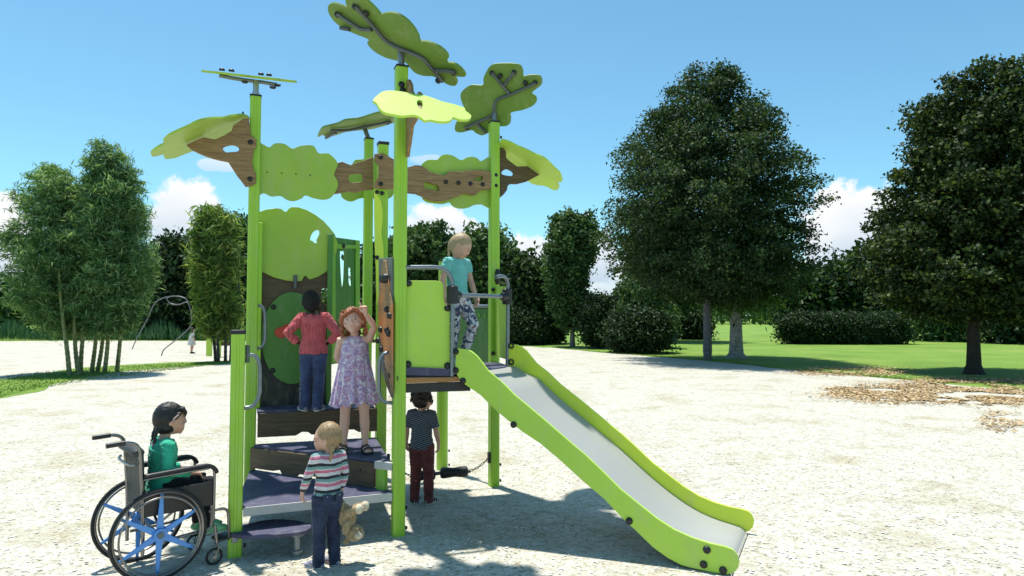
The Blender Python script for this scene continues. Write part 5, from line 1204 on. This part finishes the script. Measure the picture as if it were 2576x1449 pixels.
def sprays(prof, nbr, per, la, lb, spread, slope=.5, tipdroop=.25, seed=1, lump=.25, lf=4, steps=9, t0=.30, jit=.10):
    """leaves carried on sprays that leave the stem line and reach the crown surface, ragged at their tips"""
    rg = np.random.default_rng(seed); prof = sorted(prof); zs = np.array([p[0] for p in prof]); cols = [np.array([p[i] for p in prof]) for i in (1, 2, 3, 4)]
    zz = rg.uniform(zs[0], zs[-1], nbr * 6); w = np.interp(zz, zs, cols[0]); zz = zz[rg.random(nbr * 6) < w / w.max()][:nbr]; n = len(zz); a = rg.random(n) * 2 * math.pi
    rx, cx, cy, ry = (np.interp(zz, zs, c) for c in cols); H_ = zs[-1] - zs[0]
    nzv = np.array([noise.noise(V((math.cos(t) * 1.6, math.sin(t) * 1.6, (z - zs[0]) / H_ * lf + seed * 3.7))) for t, z in zip(a, zz)])
    k = (1 + lump * nzv) * rg.uniform(.80, 1.08, n); ex = np.cos(a) * rx * k; ey = np.sin(a) * ry * k; Rr = np.hypot(ex, ey); z0 = np.maximum(zz - slope * Rr * rg.uniform(.6, 1.3, n), zs[0] - .3 * (rg.random(n)))
    Ps = []; Os = []; Cs = []
    for t in np.linspace(t0, 1.0, steps):
        zt_ = z0 + (zz - z0) * (t + .35 * t * (1 - t)) - tipdroop * Rr * max(0, t - .7) ** 2 * 3
        C = np.stack([cx + ex * t, cy + ey * t, zt_], 1) + rg.normal(0, jit, (n, 3)) * (1 - .4 * t); Cs.append(C)
        sp = spread * (1.25 - .75 * t); m = max(4, int(per * (.7 + .5 * t)))
        P = np.repeat(C, m, 0); off = rg.normal(0, 1, (len(P), 3)) * sp; off[:, 2] *= .55; P = P + off; P[:, 2] -= .25 * np.hypot(off[:, 0], off[:, 1]); Ps.append(P)
        Os.append(np.repeat(np.stack([np.cos(a), np.sin(a), np.full(n, .25)], 1), m, 0))
    P = np.concatenate(Ps); O = np.concatenate(Os); N_ = len(P); P[:, 2] = np.maximum(P[:, 2], .05)
    A = unit(rg.normal(0, .8, (N_, 3)) + O * .7 + np.array([0, 0, -.45])); Nn = unit(rg.normal(0, .7, (N_, 3)) + O * .35 + np.array([0, 0, .5])); B = unit(np.cross(A, Nn)); s = rg.uniform(.65, 1.35, (N_, 1))
    return P, A * la * s, B * lb * s, np.cross(A, B) * la * .22 * s, Cs[-2]
BK = {'grey': bark_mat('grey_bark', (.035, .034, .036), (.20, .20, .21)), 'rough': bark_mat('pale_rough_bark', (.035, .03, .026), (.52, .49, .45), 1.0), 'dark': bark_mat('dark_bark', (.012, .009, .007), (.055, .042, .033)), 'pale': bark_mat('pale_bark', (.10, .09, .08), (.32, .30, .27))}

def crown_leaves(prof, ncl, per, la, lb, spread, bias=.38, droop=.2, up=.3, lump=.28, seed=1, flat=.7, narrow=False, lf=3.1):
    """leaf quads gathered in clumps through a crown volume; prof rows are (z, radius x, centre x, centre y, radius y)"""
    rg = np.random.default_rng(seed); prof = sorted(prof); zs = np.array([p[0] for p in prof]); cols = [np.array([p[i] for p in prof]) for i in (1, 2, 3, 4)]
    zz = rg.uniform(zs[0], zs[-1], ncl * 6); w = np.interp(zz, zs, cols[0]); keep = rg.random(ncl * 6) < (w / w.max()) ; zz = zz[keep][:ncl]; n = len(zz)
    a = rg.random(n) * 2 * math.pi; rf = rg.random(n) ** bias
    rx, cx, cy, ry = (np.interp(zz, zs, c) for c in cols)
    H_ = zs[-1] - zs[0]
    nzv = np.array([noise.noise(V((math.cos(t) * 1.3, math.sin(t) * 1.3, (z - zs[0]) / H_ * lf + seed * 3.7))) + .5 * noise.noise(V((math.cos(t) * 3, math.sin(t) * 3, (z - zs[0]) / H_ * lf * 2.4 + seed))) for t, z in zip(a, zz)])
    spr = (rg.random(n) < .10) * rg.uniform(.03, .16, n) * (rf > .75); k = rf * (1 + lump * nzv) + spr; C = np.stack([cx + np.cos(a) * rx * k, cy + np.sin(a) * ry * k, zz], 1)
    out = np.stack([np.cos(a), np.sin(a), np.full(n, up)], 1) * 1.0
    P = np.repeat(C, per, 0); O = np.repeat(out, per, 0); N_ = len(P)
    off = rg.normal(0, 1, (N_, 3)) * spread; off[:, 2] *= flat; off += O * (np.abs(rg.normal(0, .6, (N_, 1))) * spread); P = P + off
    P[:, 2] -= droop * np.sum(off[:, :2] ** 2, 1) ** .5
    P[:, 2] = np.maximum(P[:, 2], .05)
    A = unit(rg.normal(0, .8, (N_, 3)) + O * .6 + np.array([0, 0, -droop * 1.5])); Nn = unit(rg.normal(0, .75, (N_, 3)) + O * .5 + np.array([0, 0, .35])); B = unit(np.cross(A, Nn)); s = rg.uniform(.65, 1.35, (N_, 1))
    return P, A * la * s, B * lb * s, np.cross(A, B) * la * .22 * s, C
def silh(rows, by, depth=1.0, cyo=0, sh=0):
    pr = []
    for py, x0, x1 in rows:
        a, b = atY(x0, py, by), atY(x1, py, by); r = max(.12, (b.x - a.x) / 2 - sh); pr.append((a.z - (sh if py == rows[0][0] else 0) + (sh * .8 if py == rows[-1][0] else 0), r, (a.x + b.x) / 2, by + cyo, r * depth))
    return pr
def limb_tubes(mb, base, top, r, seed, C, nl=9, flare=1.5, wob=.06, seg=14):
    rg = random.Random(seed); n = 10; pts = []; rad = []
    for i in range(n + 1):
        t = i / n; p = V(base).lerp(V(top), t); q = (top - base).length; p += V((noise.noise(V((seed, t * 3, 0))), noise.noise(V((seed + 9, t * 3, 0))), 0)) * wob * q * t * .5
        pts.append(p); rad.append(r * (1 - .72 * t) * (1 + (flare - 1) * max(0, 1 - t * n / .9)))
    pts = [pts[0] - Z0 * .1] + [pts[0].lerp(pts[1], .12), pts[0].lerp(pts[1], .35)] + pts[1:]; rad = [rad[0] * 1.12, rad[0] * .82, r * 1.05] + rad[1:]
    mb.tube(pts, rad, seg, 'round')
    if C is not None and len(C):
        for i in range(nl):
            c = V(C[rg.randrange(len(C))]); t = rg.uniform(.35, .95); k = min(len(pts) - 1, 3 + int(t * n * .9)); p = pts[k]
            if c.z < p.z - .2: continue
            m = p.lerp(c, .5) + V((rg.gauss(0, .15), rg.gauss(0, .15), .2)); mb.tube(catmull([p, m, p.lerp(c, .92)], 3, False), [rad[k] * .5, rad[k] * .42, rad[k] * .34, rad[k] * .26, rad[k] * .2, rad[k] * .14, rad[k] * .08], 7)
def tree(label, px, py, rows, leaf, bark, r, cat='tree', ncl=900, per=30, la=.1, lb=.06, spread=.4, seed=1, depth=1.0, group='trees of the park', ttop=None, name='tree', trunk=True, flare=1.4, base=None, **k):
    p = base or atZ(px, py, 0); pr = silh(rows, p.y, depth, 0, spread * (.55 if 'sp' in k and ncl > 610 else .95))
    root = empty(name, (p.x, p.y, 0), label, cat, group)
    sp = k.pop('sp', None)
    P, A, B, F, C = sprays(pr, ncl, per, la, lb, spread, seed=seed, **sp) if sp else crown_leaves(pr, ncl, per, la, lb, spread, seed=seed, **k)
    quads_mesh('crown', P, A, B, LF[leaf], root, fold=F)
    if trunk:
        zt_ = pr[0][0] if pr[0][0] > pr[-1][0] else pr[-1][0]; zb_ = min(q[0] for q in pr); top = V((p.x + (np.mean([q[2] for q in pr]) - p.x) * .5, p.y, ttop or zb_ + (zt_ - zb_) * .8))
        mb = MB(); limb_tubes(mb, p, top, r, seed, C, 14, flare); mk('trunk', mb, BK[bark], root)
    return root
S_ = lambda y: y / 1670.0
# the two tall dark trees and the slim one
tree('tall broad linden with grey trunk standing on the lawn edge right of the slide', 1780, 906, [(158, 1755, 1800), (172, 1705, 1840), (205, 1660, 1880), (250, 1640, 1920), (300, 1605, 1950), (350, 1565, 1985), (400, 1545, 2020), (450, 1525, 2035), (500, 1505, 2048), (550, 1515, 2055), (600, 1520, 2060), (650, 1535, 2045), (700, 1565, 2020), (730, 1610, 1980), (745, 1690, 1880)], 'linden', 'grey', .20, ncl=640, per=24, la=.078, lb=.040, spread=.38, seed=3, flare=1.05, sp=dict(slope=.45, tipdroop=.35, lump=.22, lf=5))
tree('very dark leafy tree with black trunk at the right edge above the leaf litter', 2450, 941, [(132, 2480, 2530), (165, 2425, 2560), (195, 2350, 2590), (230, 2310, 2630), (300, 2290, 2660), (400, 2262, 2690), (480, 2245, 2700), (515, 2215, 2710), (600, 2188, 2730), (680, 2190, 2730), (740, 2220, 2710), (780, 2280, 2640), (800, 2380, 2540)], 'dark', 'dark', .22, ncl=600, per=22, la=.080, lb=.053, spread=.33, seed=8, flare=1.7, sp=dict(slope=.8, tipdroop=.15, lump=.25, lf=5))
tree('slim bright green tree with pale trunk between the tower and the linden', 1440, 872, [(515, 1412, 1445), (540, 1372, 1495), (590, 1362, 1515), (640, 1352, 1505), (690, 1360, 1492), (740, 1372, 1492), (790, 1392, 1482), (825, 1420, 1462)], 'mid', 'pale', .17, ncl=230, per=17, la=.125, lb=.075, spread=.42, seed=5, sp=dict(slope=.7, tipdroop=.1, lump=.4, lf=4))
tree('tree with pale rough flared trunk and hanging foliage behind the linden', 1852, 901, [(600, 1740, 1960), (660, 1750, 1965), (700, 1765, 1955), (730, 1785, 1935), (760, 1800, 1925)], 'weep', 'rough', .33, ncl=420, per=26, la=.16, lb=.05, spread=.36, seed=12, droop=.9, flare=1.75, lump=.5, ttop=7.5, bias=.25)
tree('tree with dark trunk half hidden behind the round bush left of the linden', 1690, 859, [(540, 1610, 1760), (600, 1590, 1790), (680, 1585, 1790), (740, 1600, 1775), (785, 1640, 1740)], 'linden', 'grey', .40, ncl=500, per=28, la=.24, lb=.14, spread=.7, seed=15)
tree('dark rounded tree close behind the right tower post', 1236, 862, [(562, 1185, 1225), (590, 1172, 1262), (640, 1162, 1290), (700, 1162, 1290), (770, 1170, 1280), (830, 1185, 1265)], 'mid', 'dark', .3, ncl=420, per=28, la=.22, lb=.13, spread=.6, seed=21, lump=.35)
tree('wide open crowned tree seen behind the tower platform', 1075, 859, [(545, 1050, 1095), (565, 1005, 1150), (610, 960, 1195), (680, 945, 1200), (750, 950, 1195), (820, 970, 1180)], 'mid', 'dark', .35, ncl=190, per=15, la=.20, lb=.12, spread=.6, seed=22, sp=dict(slope=.5, tipdroop=.1, lump=.5, lf=5))
tree('mid green tree behind the low dark bush right of the tower', 1330, 864, [(628, 1300, 1340), (665, 1272, 1372), (720, 1262, 1390), (780, 1265, 1392), (840, 1285, 1380)], 'linden', 'dark', .25, ncl=420, per=28, la=.21, lb=.12, spread=.55, seed=23, lump=.35)
tree('rounded dark tree behind the left end of the long hedge', 2050, 846, [(662, 2030, 2075), (695, 1992, 2110), (750, 1972, 2130), (810, 1980, 2120), (838, 2000, 2100)], 'linden', 'dark', .35, ncl=420, per=26, la=.3, lb=.18, spread=.8, seed=24, lump=.3)
tree('rounded tree behind the right end of the long hedge', 2185, 848, [(600, 2190, 2250), (650, 2130, 2290), (720, 2105, 2310), (790, 2110, 2300), (835, 2140, 2270)], 'linden', 'dark', .35, ncl=480, per=26, la=.3, lb=.18, spread=.8, seed=25, lump=.3)
tree('drooping light green tree beyond the hedge end left of the black trunk', 2362, 858, [(690, 2290, 2440), (740, 2292, 2440), (790, 2300, 2425), (835, 2310, 2420), (862, 2330, 2405)], 'weep', 'dark', .25, ncl=300, per=26, la=.22, lb=.08, spread=.5, seed=26, droop=.9, lump=.5)
tree('drooping dark tree beyond the lawn right of the black trunk', 2560, 864, [(690, 2480, 2640), (750, 2475, 2645), (810, 2480, 2640), (866, 2500, 2615)], 'bush', 'dark', .25, ncl=380, per=26, la=.2, lb=.09, spread=.5, seed=27, droop=.5, lump=.35)
tree('dark tree between the two bamboo clumps', 440, 851, [(578, 415, 465), (610, 392, 500), (680, 372, 530), (750, 350, 550), (810, 335, 560), (842, 350, 550)], 'bush', 'dark', .35, ncl=560, per=28, la=.26, lb=.15, spread=.7, seed=31, lump=.25)
tree('dull green tree behind the small bamboo clump', 570, 851, [(535, 560, 640), (575, 510, 660), (640, 490, 680), (740, 480, 690), (820, 500, 670)], 'mid', 'dark', .35, ncl=500, per=26, la=.26, lb=.15, spread=.7, seed=32, lump=.4)
tree('small round tree on the lawn at the far left edge', 38, 833, [(700, 20, 55), (720, -10, 80), (760, -20, 92), (800, -10, 85), (815, 10, 65)], 'mid', 'dark', .35, ncl=330, per=24, la=.42, lb=.26, spread=1.1, seed=33)
tree('low dark tree behind the stems of the big bamboo clump', 250, 850, [(640, 200, 300), (700, 150, 350), (770, 130, 370), (840, 150, 350)], 'bush', 'dark', .3, ncl=420, per=24, la=.28, lb=.16, spread=.75, seed=34)
tree('dull green tree hidden behind the tower steps', 760, 853, [(735, 700, 800), (770, 670, 850), (830, 700, 840)], 'mid', 'dark', .3, ncl=350, per=24, la=.26, lb=.15, spread=.7, seed=35)
tree('tall dark tree seen between the middle posts', 930, 857, [(600, 945, 975), (660, 925, 995), (740, 915, 1000), (830, 930, 990)], 'bush', 'dark', .3, ncl=360, per=26, la=.25, lb=.15, spread=.65, seed=36)
# bushes and hedge
def bush(label, px, py, rows, seed, leaf='bush', ncl=330, **k):
    return tree(label, px, py, rows, leaf, 'dark', .05, cat='bush', name='bush', seed=seed, ncl=int(ncl * 1.5), per=34, group='dark bushes on the lawn', spread=k.pop('spread', .26), ttop=1.0, bias=.3, **k)
bush('low dark bush beside the raised slide entry', 1322, 867, [(772, 1300, 1345), (790, 1282, 1368), (830, 1275, 1375), (864, 1288, 1360)], 41, la=.10, lb=.06)
bush('low dark bush left of the pale slim trunk', 1383, 864, [(778, 1365, 1400), (795, 1348, 1418), (835, 1345, 1420), (862, 1355, 1408)], 42, la=.10, lb=.06)
bush('tall loose bush with paler top in front of the grey trunk', 1595, 875, [(695, 1565, 1640), (725, 1545, 1680), (770, 1535, 1690), (820, 1540, 1690), (868, 1560, 1670)], 43, 'mid', 420, la=.11, lb=.055, droop=.6, lump=.4)
bush('large black green bush at the lawn edge right of the slide', 1600, 887, [(772, 1560, 1640), (795, 1532, 1670), (835, 1525, 1685), (870, 1545, 1670), (884, 1570, 1640)], 44, la=.085, lb=.052, ncl=480)
bush('dark bush between the pale slim trunk and the largest bush', 1505, 876, [(735, 1480, 1530), (770, 1468, 1552), (825, 1462, 1560), (868, 1475, 1545)], 45, la=.09, lb=.055)
bush('dark bush behind the grey linden trunk', 1735, 853, [(775, 1715, 1755), (800, 1700, 1772), (850, 1700, 1775)], 46, la=.14, lb=.08, spread=.4)
HG = empty('hedge', atZ(2135, 866), 'long low black green hedge on the lawn between the two big trunks', 'hedge')
P, A, B, F, C = crown_leaves([(.05, 4.1, HG.location.x, HG.location.y + .6, .8), (.5, 4.75, HG.location.x, HG.location.y + .6, 1.15), (1.4, 4.85, HG.location.x, HG.location.y + .6, 1.2), (1.95, 4.6, HG.location.x, HG.location.y + .6, 1.0), (2.2, 4.2, HG.location.x, HG.location.y + .6, .6)], 1700, 30, .085, .05, .2, bias=.5, lump=.12, seed=50)
quads_mesh('foliage', P, A, B, LF['bush'], HG, fold=F)
# bamboo
def bamboo(label, rows_list, stems, leaf, seed, ncl, per, la, lb, spread, mstem, r, droop, **k):
    b0 = atZ(sum(s[2] for s in stems) / len(stems), sum(s[3] for s in stems) / len(stems)); root = empty('bamboo_clump', (b0.x, b0.y, 0), label, 'bamboo', 'bamboo clumps'); Ps = []
    for i, (rows, frac) in enumerate(rows_list):
        Ps.append(sprays(silh(rows, b0.y, .9, 0, spread * .6), int(ncl * frac), per, la, lb, spread, seed=seed + i, **k)[:4])
    P, A, B, F = (np.concatenate([p[j] for p in Ps]) for j in range(4)); quads_mesh('foliage', P, A, B, LF[leaf], root, fold=F)
    for (x1, y1, x0, y0) in stems:
        q = atZ(x0, y0); t = atY(x1, y1, q.y); e = t + (t - q) * 1.15; mb = MB(); n = 22; pts = []; rad = []
        for i in range(n + 1):
            f = i / n; p = q.lerp(e, f) + V((.05 * math.sin(f * 5 + x0), 0, 0)); rr = r * (1 - .6 * f)
            if i: pts += [p - Z0 * .02, p, p + Z0 * .02]; rad += [rr, rr * 1.22, rr]
            else: pts.append(p); rad.append(rr * 1.1)
        mb.tube(pts, rad, 10); mk('stem', mb, mstem, root)
def stem_mat(name, c0, c1):
    m, nt, b = new_mat(name); co = coords(nt, (3, 3, 1)); f = noise_t(nt, co, 3, 4); L(nt, ramp(nt, f, [(.35, c0), (.65, c1)]), b.inputs['Base Color']); b.inputs['Roughness'].default_value = .45; return m
bamboo('large bamboo clump with dense crown and seven bare stems on the left', [([(398, 95, 140), (420, 70, 185), (460, 55, 215), (520, 42, 240), (570, 22, 250), (620, 12, 260), (700, 14, 260), (760, 45, 260), (800, 95, 240), (832, 150, 220)], .48),
        ([(348, 245, 295), (375, 228, 322), (410, 205, 345), (460, 190, 360), (520, 190, 375), (580, 190, 385), (640, 190, 388), (700, 190, 388), (760, 190, 368), (800, 200, 345), (832, 220, 310)], .52)],
       [(160, 800, 171, 945), (190, 830, 198, 943), (214, 800, 205, 941), (239, 830, 232, 938), (258, 830, 245, 936), (277, 810, 259, 939), (302, 800, 295, 935)], 'teal', 60, 520, 20, .125, .018, .24, stem_mat('bamboo_culm', (.10, .13, .035), (.24, .25, .09)), .075, .45, slope=1.5, tipdroop=.5, lump=.35, lf=5, t0=.22)
bamboo('smaller bamboo clump with long yellow green leaves and dark stems by the left post', [([(508, 512, 552), (535, 498, 588), (580, 488, 606), (640, 482, 612), (700, 482, 612), (760, 488, 608), (810, 500, 600), (835, 520, 590)], 1)],
       [(528, 790, 541, 911), (543, 800, 552, 912), (570, 780, 570, 911), (584, 790, 583, 908), (600, 790, 602, 908)], 'lime', 70, 170, 13, .24, .028, .26, stem_mat('dark_bamboo_culm', (.015, .012, .008), (.05, .045, .025)), .07, .55, slope=1.2, tipdroop=.6, lump=.35, lf=5, t0=.2)
# reeds and far wood
def reeds():
    n = 9000; px = RNG.uniform(-700, 760, n); d = RNG.uniform(54, 62, n); x = (px - CXP) / FPX * d; h = RNG.uniform(.5, 1.0, n) * (.75 + .25 * np.sin(px * .05))
    P = np.stack([x, d, h], 1); A = np.stack([RNG.normal(0, .12, n), RNG.normal(0, .1, n), h], 1); B = np.stack([np.full(n, .035), RNG.normal(0, .02, n), 0 * h], 1)
    o = quads_mesh('reeds', P, A, B, LF['reed']); tag(o, 'band of blue green reeds along the far edge of the gravel', 'reeds', None, 'stuff')
reeds()
def wood():
    n = 42000; a = RNG.uniform(-1.25, 1.25, n); d = RNG.uniform(150, 185, n); x = np.sin(a) * d * 1.4; y = np.cos(a) * d * 1.05 + 10
    h = np.array([6.2 + 3.0 * noise.noise(V((t * 22, 0, 0))) + 1.6 * noise.noise(V((t * 75, 3, 0))) for t in a]); z = h * RNG.random(n) ** .7
    P = np.stack([x, y, z], 1); A = unit(RNG.normal(0, 1, (n, 3))) * .75; B = unit(np.cross(A, RNG.normal(0, 1, (n, 3)))) * .5
    o = quads_mesh('woodland', P, A, B, LF['mid']); tag(o, 'far belt of woodland closing the park on the horizon', 'woodland', None, 'stuff')
wood()
# bent climbing pole and small play frame far behind
GP = simple('pale_grey_tube', (.16, .165, .17), .4, .4)
q0, q1 = atZ(332, 879), atZ(406, 895); CL = empty('bent_climber', (q0 + q1) / 2, 'bent grey climbing pole arching beside the small bamboo', 'climbing pole')
for pts, b in (([(332, 879), (345, 850), (372, 800), (385, 770), (400, 754), (420, 747), (445, 745), (465, 750), (472, 757)], q0), ([(406, 895), (412, 880), (430, 865), (455, 845), (478, 822), (482, 800), (478, 775), (470, 760), (450, 766), (430, 764), (420, 752), (425, 747)], q1)):
    mb = MB(); mb.tube(catmull([b] + [atY(x, y, b.y) for x, y in pts[1:]], 4, False), .03, 10); mk('pole', mb, GP, CL)
PF = empty('climbing_frame', atZ(565, 898), 'small lime and brown play frame behind the dark bamboo stems', 'play frame')
yb = PF.location.y
for x0, x1, y0, y1, m in ((549, 557, 768, 897, 'lime_post'), (585, 592, 762, 897, 'lime_post'), (606, 613, 765, 897, 'lime_post')):
    a, b = atY(x0, y0, yb), atY(x1, y0, yb); w = b.x - a.x; mb = MB(); mb.box(((a.x + b.x) / 2, yb, a.z / 2), (w, w, a.z)); mk('post', mb, M[m], PF, bevel=.01)
for x0, x1, y0, y1, m in ((534, 547, 775, 860, 'wood'), (575, 586, 770, 850, 'wood'), (517, 531, 852, 896, 'lime'), (533, 612, 858, 870, 'wood_dark')):
    a, b = atY(x0, y0, yb), atY(x1, y1, yb); c = (a + b) / 2; mb = MB(); mb.box((c.x, yb + .1, c.z), (b.x - a.x, .05, a.z - b.z)); mk('board', mb, M[m], PF, bevel=.01)
